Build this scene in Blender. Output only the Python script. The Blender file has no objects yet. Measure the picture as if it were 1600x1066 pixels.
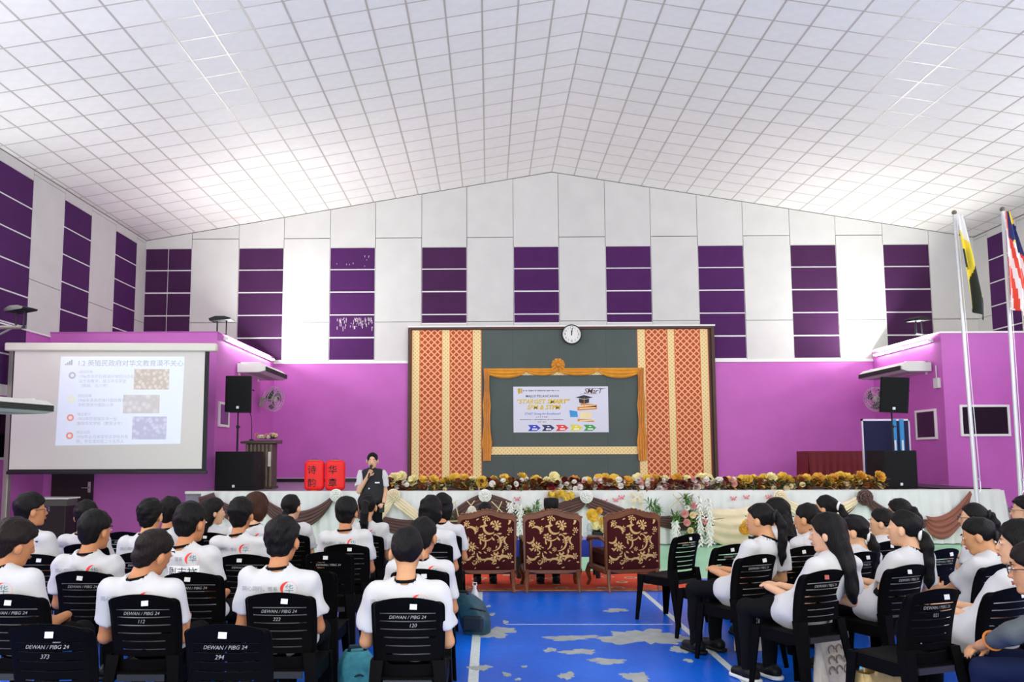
import bpy, math, random
import numpy as np
from mathutils import Vector, Matrix, Euler

scene = bpy.context.scene
COL = scene.collection
PI = math.pi
random.seed(7)

# ------------------------------------------------------------------ camera
CAM_H = 1.6
cam_data = bpy.data.cameras.new('camera')
cam_data.sensor_width = 36.0
cam_data.lens = 1273.72 / 1600 * 36
cam_data.shift_x = 0.0320
cam_data.shift_y = 0.03876
cam_data.clip_start = 0.05
cam_data.clip_end = 200
cam = bpy.data.objects.new('camera', cam_data)
COL.objects.link(cam)
pitch, yaw, roll = [math.radians(a) for a in (5.3525, -0.6936, -0.1658)]
fwd = Vector((math.sin(yaw) * math.cos(pitch), math.cos(yaw) * math.cos(pitch), math.sin(pitch)))
rgt = Vector((math.cos(yaw), -math.sin(yaw), 0))
upv = rgt.cross(fwd)
ra = math.cos(roll) * rgt + math.sin(roll) * upv
ua = -math.sin(roll) * rgt + math.cos(roll) * upv
m = Matrix((ra, ua, -fwd)).transposed().to_4x4()
m.translation = Vector((0, 0, CAM_H))
cam.matrix_world = m
scene.camera = cam

# ------------------------------------------------------------------ world and exposure
world = bpy.data.worlds.new('world')
scene.world = world
world.use_nodes = True
world.node_tree.nodes['Background'].inputs[0].default_value = (0.96, 1.0, 0.965, 1)
world.node_tree.nodes['Background'].inputs[1].default_value = 2.35
vs = scene.view_settings
vs.view_transform = 'Standard'
vs.look = 'None'
vs.gamma = 1
vs.use_curve_mapping = False
vs.exposure = 0.3
TUBE_W = 200.0      # watts of light from each side-wall tube batten

# ------------------------------------------------------------------ colours and materials
def lin(c):
    if isinstance(c, str):
        c = c.lstrip('#')
        c = [int(c[i:i + 2], 16) / 255 for i in (0, 2, 4)]
    return tuple(x / 12.92 if x <= 0.04045 else ((x + 0.055) / 1.055) ** 2.4 for x in c) + (1.0,)

MATS = {}
def mat(name, col='#808080', rough=0.6, metal=0.0, var=0.0, scale=20.0, bump=0.0, spec=0.5, emit=None, estr=0.0,
        trans=0.0, alpha=1.0, sheen=0.0, coat=0.0, objvar=0.0):
    """plain procedural material: base colour broken up by noise, optional fine relief"""
    if name in MATS:
        return MATS[name]
    mt = bpy.data.materials.new(name)
    mt.use_nodes = True
    nt = mt.node_tree
    b = nt.nodes['Principled BSDF']
    c = lin(col)
    b.inputs['Base Color'].default_value = c
    b.inputs['Roughness'].default_value = rough
    b.inputs['Metallic'].default_value = metal
    b.inputs['Specular IOR Level'].default_value = spec
    b.inputs['Transmission Weight'].default_value = trans
    b.inputs['Alpha'].default_value = alpha
    b.inputs['Sheen Weight'].default_value = sheen
    b.inputs['Coat Weight'].default_value = coat
    if emit:
        b.inputs['Emission Color'].default_value = lin(emit)
        b.inputs['Emission Strength'].default_value = estr
    src = None
    if var > 0 or bump > 0:
        tc = nt.nodes.new('ShaderNodeTexCoord')
        nz = nt.nodes.new('ShaderNodeTexNoise')
        nz.inputs['Scale'].default_value = scale
        nz.inputs['Detail'].default_value = 4
        nt.links.new(tc.outputs['Object'], nz.inputs['Vector'])
        if var > 0:
            r = nt.nodes.new('ShaderNodeValToRGB')
            lo = tuple(x * (1 - var) for x in c[:3]) + (1,)
            hi = tuple(min(1, x * (1 + var)) for x in c[:3]) + (1,)
            r.color_ramp.elements[0].position = 0.3
            r.color_ramp.elements[1].position = 0.7
            r.color_ramp.elements[0].color = lo
            r.color_ramp.elements[1].color = hi
            nt.links.new(nz.outputs['Fac'], r.inputs['Fac'])
            nt.links.new(r.outputs['Color'], b.inputs['Base Color'])
            src = r.outputs['Color']
        if bump > 0:
            bp = nt.nodes.new('ShaderNodeBump')
            bp.inputs['Strength'].default_value = min(1, bump)
            bp.inputs['Distance'].default_value = 0.01
            nt.links.new(nz.outputs['Fac'], bp.inputs['Height'])
            nt.links.new(bp.outputs['Normal'], b.inputs['Normal'])
    if objvar > 0:
        oi = nt.nodes.new('ShaderNodeObjectInfo')
        mr = nt.nodes.new('ShaderNodeMapRange')
        mr.inputs['To Min'].default_value = 1 - objvar
        mr.inputs['To Max'].default_value = 1 + objvar
        nt.links.new(oi.outputs['Random'], mr.inputs['Value'])
        mx = nt.nodes.new('ShaderNodeVectorMath')
        mx.operation = 'SCALE'
        if src is not None:
            nt.links.new(src, mx.inputs[0])
        else:
            mx.inputs[0].default_value = c[:3]
        nt.links.new(mr.outputs['Result'], mx.inputs['Scale'])
        nt.links.new(mx.outputs['Vector'], b.inputs['Base Color'])
    MATS[name] = mt
    return mt

# ------------------------------------------------------------------ mesh collector
class MB:
    def __init__(self):
        self.v = []; self.f = []; self.mi = []
    def add(self, verts, faces, mi=0):
        o = len(self.v)
        self.v.extend([tuple(p) for p in verts])
        self.f.extend([tuple(i + o for i in q) for q in faces])
        self.mi.extend([mi] * len(faces))
        return self
    def box(self, x0, x1, y0, y1, z0, z1, mi=0, rot=None, piv=None):
        vs_ = [(x, y, z) for z in (z0, z1) for y in (y0, y1) for x in (x0, x1)]
        if rot is not None:
            pv = Vector(piv or ((x0 + x1) / 2, (y0 + y1) / 2, (z0 + z1) / 2))
            R = Euler(rot).to_matrix()
            vs_ = [tuple(R @ (Vector(p) - pv) + pv) for p in vs_]
        return self.add(vs_, [(0, 2, 3, 1), (4, 5, 7, 6), (0, 1, 5, 4), (2, 6, 7, 3), (0, 4, 6, 2), (1, 3, 7, 5)], mi)
    def bbox(self, x0, x1, y0, y1, z0, z1, b=0.01, mi=0):
        """box with chamfered edges"""
        b = min(b, (x1 - x0) * .45, (y1 - y0) * .45, (z1 - z0) * .45)
        V = []; idx = {}
        for sx in (0, 1):
            for sy in (0, 1):
                for sz in (0, 1):
                    x, y, z = (x0, x1)[sx], (y0, y1)[sy], (z0, z1)[sz]
                    dx, dy, dz = (b, -b)[sx], (b, -b)[sy], (b, -b)[sz]
                    for a, p in (('x', (x, y + dy, z + dz)), ('y', (x + dx, y, z + dz)), ('z', (x + dx, y + dy, z))):
                        idx[(sx, sy, sz, a)] = len(V); V.append(p)
        F = []
        def q(*k): F.append(tuple(idx[i] for i in k))
        for s in (0, 1):
            a = [(s, 0, 0, 'x'), (s, 1, 0, 'x'), (s, 1, 1, 'x'), (s, 0, 1, 'x')]
            q(*(a if s else a[::-1]))
            a = [(0, s, 0, 'y'), (1, s, 0, 'y'), (1, s, 1, 'y'), (0, s, 1, 'y')]
            q(*(a[::-1] if s else a))
            a = [(0, 0, s, 'z'), (1, 0, s, 'z'), (1, 1, s, 'z'), (0, 1, s, 'z')]
            q(*(a if s else a[::-1]))
        for i in (0, 1):
            for j in (0, 1):
                a = [(i, j, 0, 'x'), (i, j, 0, 'y'), (i, j, 1, 'y'), (i, j, 1, 'x')]
                q(*(a if i != j else a[::-1])); 
                a = [(i, 0, j, 'x'), (i, 0, j, 'z'), (i, 1, j, 'z'), (i, 1, j, 'x')]
                q(*(a[::-1] if i != j else a))
                a = [(0, i, j, 'y'), (0, i, j, 'z'), (1, i, j, 'z'), (1, i, j, 'y')]
                q(*(a if i != j else a[::-1]))
        for sx in (0, 1):
            for sy in (0, 1):
                for sz in (0, 1):
                    a = [(sx, sy, sz, k) for k in 'xyz']
                    q(*(a if (sx + sy + sz) % 2 else a[::-1]))
        return self.add(V, F, mi)
    def tube(self, pts, rad, n=10, cap=True, mi=0, closed=False):
        pts = [Vector(p) for p in pts]
        k = len(pts)
        rads = rad if isinstance(rad, (list, tuple)) else [rad] * k
        V = []; F = []
        prev = None
        for i, p in enumerate(pts):
            if closed:
                t = (pts[(i + 1) % k] - pts[i - 1]).normalized()
            else:
                t = (pts[min(i + 1, k - 1)] - pts[max(i - 1, 0)]).normalized()
            if prev is None:
                a = t.orthogonal().normalized()
            else:
                a = (prev - t * prev.dot(t)).normalized()
            prev = a
            bb = t.cross(a)
            for j in range(n):
                th = 2 * PI * j / n
                V.append(tuple(p + (a * math.cos(th) + bb * math.sin(th)) * rads[i]))
        rings = k if closed else k - 1
        for i in range(rings):
            for j in range(n):
                i2 = (i + 1) % k
                F.append((i * n + j, i * n + (j + 1) % n, i2 * n + (j + 1) % n, i2 * n + j))
        if cap and not closed:
            F.append(tuple(range(n - 1, -1, -1)))
            F.append(tuple((k - 1) * n + j for j in range(n)))
        return self.add(V, F, mi)
    def lathe(self, prof, n=20, c=(0, 0, 0), mi=0, axis='z'):
        V = []; F = []
        for r, z in prof:
            for j in range(n):
                th = 2 * PI * j / n
                p = (r * math.cos(th), r * math.sin(th), z)
                if axis == 'y': p = (p[0], p[2], p[1])
                if axis == 'x': p = (p[2], p[0], p[1])
                V.append((p[0] + c[0], p[1] + c[1], p[2] + c[2]))
        for i in range(len(prof) - 1):
            for j in range(n):
                F.append((i * n + j, i * n + (j + 1) % n, (i + 1) * n + (j + 1) % n, (i + 1) * n + j))
        F.append(tuple(range(n - 1, -1, -1)))
        F.append(tuple((len(prof) - 1) * n + j for j in range(n)))
        return self.add(V, F, mi)
    def prism(self, poly, d0, d1, axis='y', mi=0):
        """polygon (a,b) extruded; axis y: (x,z), axis z: (x,y), axis x: (y,z)"""
        n = len(poly)
        def P(a, b, d):
            return {'y': (a, d, b), 'z': (a, b, d), 'x': (d, a, b)}[axis]
        V = [P(a, b, d0) for a, b in poly] + [P(a, b, d1) for a, b in poly]
        F = [tuple(range(n)), tuple(range(2 * n - 1, n - 1, -1))]
        F += [(i, i + n, (i + 1) % n + n, (i + 1) % n) for i in range(n)]
        return self.add(V, F, mi)
    def ball(self, c, r, n=10, m_=6, mi=0):
        rx, ry, rz = r if isinstance(r, (tuple, list)) else (r, r, r)
        V = [(c[0], c[1], c[2] - rz)]; F = []
        for i in range(1, m_):
            ph = PI * i / m_
            for j in range(n):
                th = 2 * PI * j / n
                V.append((c[0] + rx * math.sin(ph) * math.cos(th), c[1] + ry * math.sin(ph) * math.sin(th), c[2] - rz * math.cos(ph)))
        V.append((c[0], c[1], c[2] + rz))
        for j in range(n):
            F.append((0, 1 + (j + 1) % n, 1 + j))
            F.append((len(V) - 1, 1 + (m_ - 2) * n + j, 1 + (m_ - 2) * n + (j + 1) % n))
        for i in range(m_ - 2):
            for j in range(n):
                F.append((1 + i * n + j, 1 + i * n + (j + 1) % n, 1 + (i + 1) * n + (j + 1) % n, 1 + (i + 1) * n + j))
        return self.add(V, F, mi)
    def grid(self, nu, nv, fn, mi=0, closed_u=False):
        """surface fn(i/(nu-1), j/(nv-1)) -> point"""
        V = [fn(i / (nu - 1), j / (nv - 1)) for j in range(nv) for i in range(nu)]
        F = [(j * nu + i, j * nu + i + 1, (j + 1) * nu + i + 1, (j + 1) * nu + i) for j in range(nv - 1) for i in range(nu - 1)]
        return self.add(V, F, mi)
    def shell(self, P, N, th, mask=None, mi=0):
        """grid of points P[j][i] thickened along N[j][i]; mask[j][i] marks solid cells"""
        nv = len(P); nu = len(P[0])
        V = [tuple(Vector(P[j][i])) for j in range(nv) for i in range(nu)]
        V += [tuple(Vector(P[j][i]) + Vector(N[j][i]) * th) for j in range(nv) for i in range(nu)]
        o = nu * nv
        F = []
        def s(j, i):
            return 0 <= j < nv - 1 and 0 <= i < nu - 1 and (mask is None or mask[j][i])
        for j in range(nv - 1):
            for i in range(nu - 1):
                if not s(j, i): continue
                a, b_, c, d = j * nu + i, j * nu + i + 1, (j + 1) * nu + i + 1, (j + 1) * nu + i
                F.append((a, d, c, b_)); F.append((a + o, b_ + o, c + o, d + o))
                if not s(j - 1, i): F.append((a, b_, b_ + o, a + o))
                if not s(j + 1, i): F.append((c, d, d + o, c + o))
                if not s(j, i - 1): F.append((d, a, a + o, d + o))
                if not s(j, i + 1): F.append((b_, c, c + o, b_ + o))
        return self.add(V, F, mi)
    def xf(self, M):
        self.v = [tuple(M @ Vector(p)) for p in self.v]
        return self

def mesh_of(mb, mats, name='mesh', smooth=False):
    me = bpy.data.meshes.new(name)
    me.from_pydata(mb.v, [], mb.f)
    for mt in (mats if isinstance(mats, (list, tuple)) else [mats]):
        me.materials.append(mt)
    if any(mb.mi):
        me.polygons.foreach_set('material_index', mb.mi)
    if smooth:
        me.polygons.foreach_set('use_smooth', [True] * len(me.polygons))
        if smooth != 'all':
            try: me.set_sharp_from_angle(angle=math.radians(40))
            except Exception: pass
    me.update()
    return me

def link(name, me, parent=None, loc=None, rot=None, scale=None):
    o = bpy.data.objects.new(name, me)
    COL.objects.link(o)
    if parent is not None: o.parent = parent
    if loc is not None: o.location = loc
    if rot is not None: o.rotation_euler = rot
    if scale is not None: o.scale = scale if isinstance(scale, (tuple, list)) else (scale,) * 3
    return o

def obj(name, mb, mats, parent=None, loc=None, rot=None, smooth=False, label=None):
    o = link(name, mesh_of(mb, mats, name, smooth), parent, loc, rot)
    if label: o['label'] = label
    return o

def tag(o, label, cat, group=None):
    o['label'] = label; o['category'] = cat
    if group: o['group'] = group
    return o

def thing(name, label, cat, loc=(0, 0, 0), rotz=0.0, group=None):
    o = bpy.data.objects.new(name, None)
    o.empty_display_size = 0.1
    COL.objects.link(o)
    o.location = loc; o.rotation_euler = (0, 0, rotz)
    return tag(o, label, cat, group)

def struct(o):
    o['kind'] = 'structure'
    return o

# ------------------------------------------------------------------ lettering as flat print
_TX = {}
def text_geo(s, size=1.0, align='CENTER', shear=0.0, bold=0.0, space=1.0):
    """flat filled letters in the XY plane as (verts Nx2, faces)"""
    k = (s, align, shear, bold, space)
    if k not in _TX:
        cu = bpy.data.curves.new('lettering', 'FONT')
        cu.body = s; cu.align_x = align; cu.align_y = 'CENTER'
        cu.shear = shear; cu.offset = bold; cu.space_character = space
        cu.resolution_u = 2
        o = bpy.data.objects.new('lettering', cu)
        COL.objects.link(o)
        dg = bpy.context.evaluated_depsgraph_get()
        me = bpy.data.meshes.new_from_object(o.evaluated_get(dg))
        v = np.array([x.co[:2] for x in me.vertices]) if len(me.vertices) else np.zeros((0, 2))
        f = [tuple(p.vertices) for p in me.polygons]
        bpy.data.objects.remove(o); bpy.data.curves.remove(cu); bpy.data.meshes.remove(me)
        _TX[k] = (v, f)
    v, f = _TX[k]
    return v * size, f

def put_text(mb, s, size, x, z, y, mi=0, **kw):
    """letters on a wall that faces -Y"""
    v, f = text_geo(s, size, **kw)
    return mb.add([(x + a, y, z + b) for a, b in v], f, mi)
# ================================================================== SETTING
D = 21.28            # back wall
XL, XR, XM = -9.17, 12.83, 1.70
ZRIDGE = 9.21
SL = math.radians(9.482)
TS = 0.605           # ceiling tile
Y0 = -3.0            # hall goes on behind the photographer
def zceil(x): return ZRIDGE - abs(x - XM) * math.tan(SL)

M_white = mat('wall_white', '#e6e3df', .75, var=.03, scale=3)
M_panelw = mat('panel_white', '#d3d1cd', .7, var=.035, scale=2.2, objvar=.025)
M_joint = mat('panel_joint', '#6a655e', .8)
M_purple = mat('wall_purple', '#c765bd', .55, var=.05, scale=1.5)
M_dark = mat('acoustic_purple', '#47244a', .8, spec=.15, var=.06, scale=3, bump=.15, objvar=.05)
M_dark2 = mat('acoustic_violet', '#4e245a', .8, spec=.15, var=.06, scale=3, bump=.15, objvar=.05)
M_trim = mat('trim_white', '#f2f0ec', .5)
M_tile = mat('ceiling_tile', '#efece7', .85, var=.025, scale=6, objvar=.02)
M_tbar = mat('ceiling_tbar', '#c6c1b6', .34, metal=.15)
M_black = mat('black_gloss', '#121213', .35)
M_blackm = mat('black_matt', '#17171a', .7)

def floor_mat():
    mt = bpy.data.materials.new('court_floor'); mt.use_nodes = True
    nt = mt.node_tree; b = nt.nodes['Principled BSDF']
    tc = nt.nodes.new('ShaderNodeTexCoord')
    n1 = nt.nodes.new('ShaderNodeTexNoise'); n1.inputs['Scale'].default_value = .9; n1.inputs['Detail'].default_value = 5
    n2 = nt.nodes.new('ShaderNodeTexNoise'); n2.inputs['Scale'].default_value = 14; n2.inputs['Detail'].default_value = 6
    nt.links.new(tc.outputs['Object'], n1.inputs['Vector']); nt.links.new(tc.outputs['Object'], n2.inputs['Vector'])
    r = nt.nodes.new('ShaderNodeValToRGB')
    r.color_ramp.elements[0].color = lin('#0858c8'); r.color_ramp.elements[1].color = lin('#0c68dc')
    r.color_ramp.elements[0].position = .35; r.color_ramp.elements[1].position = .65
    nt.links.new(n1.outputs['Fac'], r.inputs['Fac'])
    b.inputs['Specular IOR Level'].default_value = .28
    nt.links.new(r.outputs['Color'], b.inputs['Base Color'])
    mr = nt.nodes.new('ShaderNodeMapRange'); mr.inputs['To Min'].default_value = .22; mr.inputs['To Max'].default_value = .42
    nt.links.new(n2.outputs['Fac'], mr.inputs['Value']); nt.links.new(mr.outputs['Result'], b.inputs['Roughness'])
    return mt
fl = MB(); fl.box(XL - .2, XR + .2, Y0, D + .2, -.2, 0)
floor = struct(obj('floor', fl, floor_mat()))
mb = MB(); mb.box(XL, XR, 11.02, D, 0, .0015)
g_ = obj('painted_border', mb, mat('court_green', '#97d4aa', .3, var=.08, scale=2), floor, label='pale green painted border strip')
M_line = mat('court_line', '#cfd6d2', .45, var=.12, scale=30)
for (x0, x1, y0, y1) in ((-.16, -.085, Y0, 9.9), (1.79, 1.845, Y0, 11.02), (.15, 1.75, 7.995, 8.008), (XL, XR, 10.96, 11.02)):
    mb = MB(); mb.box(x0, x1, y0, y1, 0, .002); obj('court_line', mb, M_line, floor)
M_worn = mat('worn_screed', '#9fa3a0', .6, var=.15, scale=8)
rw = random.Random(3); poly_n = []
for (cx, cy, rx, ry) in ((1.39, 7.45, 0.32, 0.33), (0.71, 7.42, 0.2, 0.1), (0.50, 6.96, 0.05, 0.065), (0.73, 6.90, 0.12, 0.095), (0.92, 6.59, 0.15, 0.075), (0.56, 6.16, 0.055, 0.09), (1.06, 6.12, 0.11, 0.11), (0.04, 7.64, 0.185, 0.19), (1.32, 8.72, 0.115, 0.09),
                         (1.61, 6.96, 0.105, 0.11), (1.56, 6.61, 0.035, 0.045), (-0.08, 6.38, 0.07, 0.085), (0.15, 8.11, 0.03, 0.06), (0.26, 6.42, 0.02, 0.03), (0.12, 6.19, 0.025, 0.06), (0.20, 6.06, 0.02, 0.03), (0.02, 8.5, .03, .06), (-.02, 8.95, .03, .05)):
    n = 54
    ph = [rw.uniform(0, 6.28) for _ in range(5)]
    poly = []
    for i in range(n):
        a = 2 * PI * i / n
        k = 1 + .22 * math.sin(2 * a + ph[0]) + .17 * math.sin(3 * a + ph[1]) + .13 * math.sin(5 * a + ph[2]) + .12 * math.sin(9 * a + ph[3]) + .09 * math.sin(17 * a + ph[4])
        poly.append((cx + rx * k * math.cos(a), cy + ry * k * math.sin(a)))
    mb = MB(); mb.prism(poly, 0, .0024 + .0001 * len(poly_n), 'z'); poly_n.append(1); obj('worn_patch', mb, M_worn, floor, label='grey patch where the paint has worn off')

# ---- ceiling: deck, T-bar grid, tiles
mb = MB()
for s, xe in ((-1, XL), (1, XR)):
    z1 = zceil(xe)
    o_ = .05
    mb.add([(XM, Y0, ZRIDGE + o_), (xe, Y0, z1 + o_), (xe, D, z1 + o_), (XM, D, ZRIDGE + o_),
            (XM, Y0, ZRIDGE + .25), (xe, Y0, z1 + .25), (xe, D, z1 + .25), (XM, D, ZRIDGE + .25)],
           [(0, 1, 2, 3), (4, 5, 6, 7), (0, 1, 5, 4), (2, 3, 7, 6), (1, 2, 6, 5)])
ceiling = struct(obj('ceiling', mb, M_white))
def slope_pt(s, u, y, off=0.0):
    """u metres down the slope from the ridge on side s; off is measured below the tile face"""
    return (XM + s * u * math.cos(SL) - s * off * math.sin(SL) * 0, y, ZRIDGE - u * math.sin(SL) - off)
def pix(p):
    q = Vector(p) - Vector((0, 0, CAM_H)); dd = q.dot(fwd)
    if dd < .1: return None
    return 748.8 + 1273.72 * q.dot(ra) / dd, 595.0 - 1273.72 * q.dot(ua) / dd, dd
LEN = {-1: (XM - XL) / math.cos(SL), 1: (XR - XM) / math.cos(SL)}
tiles = []
for s in (-1, 1):
    nj = int(math.ceil(LEN[s] / TS))
    for j in range(nj):
        for k in range(int((D - Y0) / TS)):
            u0, u1 = j * TS, min((j + 1) * TS, LEN[s])
            if u1 - u0 < .05: continue
            c = slope_pt(s, (u0 + u1) / 2, D - (k + .5) * TS)
            pp = pix(c)
            area = 0
            if pp and -20 < pp[0] < 1620 and -20 < pp[1] < 1086 and u1 - u0 > TS * .99:
                area = 1 / pp[2] ** 2
            tiles.append((area, s, u0, u1, k))
tiles.sort(key=lambda q: -q[0])
g = .0135
tm = {}
def tile_geo(mb, s, u0, u1, k):
    a = [slope_pt(s, u0 + g, D - k * TS - g), slope_pt(s, u1 - g, D - k * TS - g), slope_pt(s, u1 - g, D - (k + 1) * TS + g), slope_pt(s, u0 + g, D - (k + 1) * TS + g)]
    b = [(p[0], p[1], p[2] + .03) for p in a]
    mb.add(a + b, [(0, 1, 2, 3), (4, 7, 6, 5), (0, 4, 5, 1), (1, 5, 6, 2), (2, 6, 7, 3), (3, 7, 4, 0)])
h = TS / 2 - g
mb = MB(); mb.box(-h, h, -h, h, 0, .03)
tile_me = mesh_of(mb, M_tile, 'ceiling_tile')
for (a, s, u0, u1, k) in tiles[:300]:
    link('ceiling_tile', tile_me, ceiling, slope_pt(s, (u0 + u1) / 2, D - (k + .5) * TS), (0, s * SL, 0))
mb = MB()
for (a, s, u0, u1, k) in tiles[300:]:
    tile_geo(mb, s, u0, u1, k)
o_ = obj('ceiling_tile_field', mb, M_tile, ceiling); o_['kind'] = 'stuff'
mb = MB()
w_, d_ = .0145, .004
for s in (-1, 1):
    nj = int(math.ceil(LEN[s] / TS))
    for j in range(0 if s == 1 else 1, nj + 1):
        u = min(j * TS, LEN[s] - .02)
        for (ya, yb) in ((Y0, D),):
            p = [slope_pt(s, u - w_, ya, d_), slope_pt(s, u + w_, ya, d_), slope_pt(s, u + w_, yb, d_), slope_pt(s, u - w_, yb, d_)]
            q = [(x, y, z + .03) for x, y, z in p]
            mb.add(p + q, [(0, 1, 2, 3), (0, 4, 5, 1), (2, 6, 7, 3), (1, 5, 6, 2), (3, 7, 4, 0)])
    for k in range(int((D - Y0) / TS) + 1):
        y = D - k * TS - (.012 if k == 0 else 0)
        p = [slope_pt(s, 0, y - w_ * .8, d_ - .002), slope_pt(s, LEN[s], y - w_ * .8, d_ - .002), slope_pt(s, LEN[s], y + w_ * .8, d_ - .002), slope_pt(s, 0, y + w_ * .8, d_ - .002)]
        q = [(x, yy, z + .03) for x, yy, z in p]
        mb.add(p + q, [(0, 1, 2, 3), (0, 4, 5, 1), (2, 6, 7, 3)])
obj('ceiling_grid', mb, M_tbar, ceiling, label='grey metal grid between the ceiling tiles')

# ---- walls
mb = MB()
mb.prism([(XL, 0), (XR, 0), (XR, zceil(XR) + .1), (XM, ZRIDGE + .1), (XL, zceil(XL) + .1)], D, D + .25, 'y')
wall_back = struct(obj('wall_back', mb, M_joint))
def panel(parent, poly, y, th, mt, name='wall_panel', axis='y', sgn=-1):
    """poly inset by the joint width, standing proud of the wall"""
    cx = sum(p[0] for p in poly) / len(poly); cz = sum(p[1] for p in poly) / len(poly)
    e = .008
    q = [(a + (e if a < cx else -e), b + (e if b < cz else -e)) for a, b in poly]
    mb = MB(); mb.prism(q, y, y + sgn * th, axis)
    return obj(name, mb, mt, parent)
Z1, Z2 = 5.16, 7.42
rows = [(6.59, 7.155), (5.985, 6.555), (5.37, 5.945), (4.765, 5.335), (4.16, 4.725)]
cols = [-6.66 + 2.44 * i for i in range(8)]
PW = 1.205
def white_to_roof(x0, x1, z0):
    poly = [(x0, z0), (x1, z0), (x1, zceil(x1) - .02)]
    if x0 < XM < x1: poly.append((XM, ZRIDGE - .02))
    poly.append((x0, zceil(x0) - .02))
    e = .006
    q = [(a + (e if a < (x0 + x1) / 2 else -e) if a not in (XM,) else a, b) for a, b in poly]
    mb = MB(); mb.prism(q, D, D - .03, 'y'); obj('wall_panel', mb, M_panelw, wall_back)
edges = [-9.17, -7.92] + [c + d for c in cols for d in (0, PW)] + [XR]
purple_cols = [(-9.17, -7.92)] + [(c, c + PW) for c in cols]
white_cols = [(edges[i], edges[i + 1]) for i in range(1, len(edges) - 1, 2)]
for i, (x0, x1) in enumerate(white_cols):
    panel(wall_back, [(x0, 4.12), (x1, 4.12), (x1, Z1), (x0, Z1)], D, .03, M_panelw)
    if zceil(x1 if x1 > XM else x0) > Z2 + .05:
        panel(wall_back, [(x0, Z1), (x1, Z1), (x1, Z2), (x0, Z2)], D, .03, M_panelw)
        white_to_roof(x0, x1, Z2 + .012)
    else:
        white_to_roof(x0, x1, Z1 + .012)
for i, (x0, x1) in enumerate(purple_cols):
    white_to_roof(x0, x1, 7.17)
    mb = MB(); mb.box(x0, x1, D - .012, D, 4.12, 7.17)
    obj('panel_frame', mb, M_trim, wall_back)
    short = i in (3, 4, 5)
    for r, (za, zb) in enumerate(rows):
        if short and r == 4: continue
        if short and r == 3: za = 5.13
        parts = [(x0 + .015, x1 - .015)] if i else [(x0 + .02, (x0 + x1) / 2 - .012), ((x0 + x1) / 2 + .012, x1 - .012)]
        for (a, b) in parts:
            mb = MB(); mb.box(a, b, D - .03, D - .012, za, zb)
            obj('acoustic_panel', mb, M_dark2 if i in (2, 4, 5, 6) else M_dark, wall_back)
    if short:
        mb = MB(); mb.box(x0, x1, D - .034, D - .012, 4.12, 5.1); obj('wall_panel', mb, M_panelw, wall_back)
# peeled paint on two of the violet panels (third column from the left)
mb = MB(); rp = random.Random(9)
for i in range(80):
    x = -4.02 + .95 * rp.random(); z = 5.28 - .25 * rp.random() ** 1.3; l = rp.uniform(.02, .13)
    mb.box(x, x + .012, D - .0315, D - .03, z - l, z)
for i in range(9):
    x = -4.1 + 1.0 * rp.random(); z = 6.66 + .3 * rp.random(); l = rp.uniform(.015, .06)
    mb.box(x, x + .012, D - .0315, D - .03, z - l, z)
obj('peeled_paint', mb, mat('peeled', '#d8c9cf', .8), wall_back, label='pale scratches where paint has peeled')
# purple lower part, ledge trim and baseboard
mb = MB(); mb.box(-5.66, 10.02, D - .05, D, .97, 4.05); obj('lower_wall', mb, M_purple, wall_back)
for n_, (a, b) in enumerate(((-5.66, -2.1), (5.86, 10.02)), 1):
    mb = MB(); mb.box(a, b, D - .09, D, 4.05, 4.12); struct(obj('trim_%d' % n_, mb, M_trim))
mb = MB(); mb.box(-5.66, 10.02, D - .08, D - .05, .97, 1.06); struct(obj('baseboard_back', mb, M_black))
mb = MB(); mb.box(-5.66, 10.02, D - .075, D - .05, 1.06, 1.075); struct(obj('trim_3', mb, M_trim))

def side_wall(name, x, sgn, ycols, low):
    """x inner face, sgn +1 when the room lies towards +X"""
    mb = MB(); xo = x - sgn * .25
    mb.box(min(x, xo), max(x, xo), Y0, D, 0, zceil(x) + .1)
    w = struct(obj(name, mb, M_joint))
    xs = lambda t: (x, x + sgn * t)
    def bx(t, y0, y1, z0, z1, mt, nm, t0=0.0):
        mb = MB(); a, b = x + sgn * t0, x + sgn * t
        mb.box(min(a, b), max(a, b), y0, y1, z0, z1); return obj(nm, mb, mt, w)
    ys = sorted(ycols)
    prev = Y0
    for (a, b) in ys + [(D, D)]:
        # white columns
        y = prev
        n = max(1, round((a - prev) / 1.23)) if a - prev > .05 else 0
        for i in range(n):
            ya, yb = prev + (a - prev) * i / n, prev + (a - prev) * (i + 1) / n
            bx(.03, ya + .006, yb - .006, 4.13, Z1 - .006, M_panelw, 'wall_panel')
            bx(.03, ya + .006, yb - .006, Z1 + .006, zceil(x) - .1, M_panelw, 'wall_panel')
            bx(.03, ya + .006, yb - .006, zceil(x) - .09, zceil(x) - .02, M_panelw, 'wall_panel')
        if b > a:
            bx(.03, a + .006, b - .006, 7.17, zceil(x) - .02, M_panelw, 'wall_panel')
            lw_ = 2.78 if (x < 0 and abs(a - 14.62) < .01) else low
            bx(.022, a, b, lw_, 7.17, M_trim, 'panel_frame')
            z = 7.155
            while z > lw_ + .3:
                bx(.036, a + .015, b - .015, z - .565, z, M_dark2, 'acoustic_panel', .022)
                z -= .6
        prev = b
    bx(.02, Y0, D, 0, 4.12, M_purple, 'lower_wall')
    bx(.04, Y0, D, 4.11, 4.14, M_trim, 'wall_ledge')
    return w
wall_left = side_wall('wall_left', XL, 1, [(19.48, 20.66), (17.06, 18.25), (14.62, 15.84), (12.18, 13.40), (9.74, 10.96)], 4.14)
wall_right = side_wall('wall_right', XR, -1, [(19.50, 20.66), (17.06, 18.25), (14.62, 15.84)], 4.14)

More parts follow.
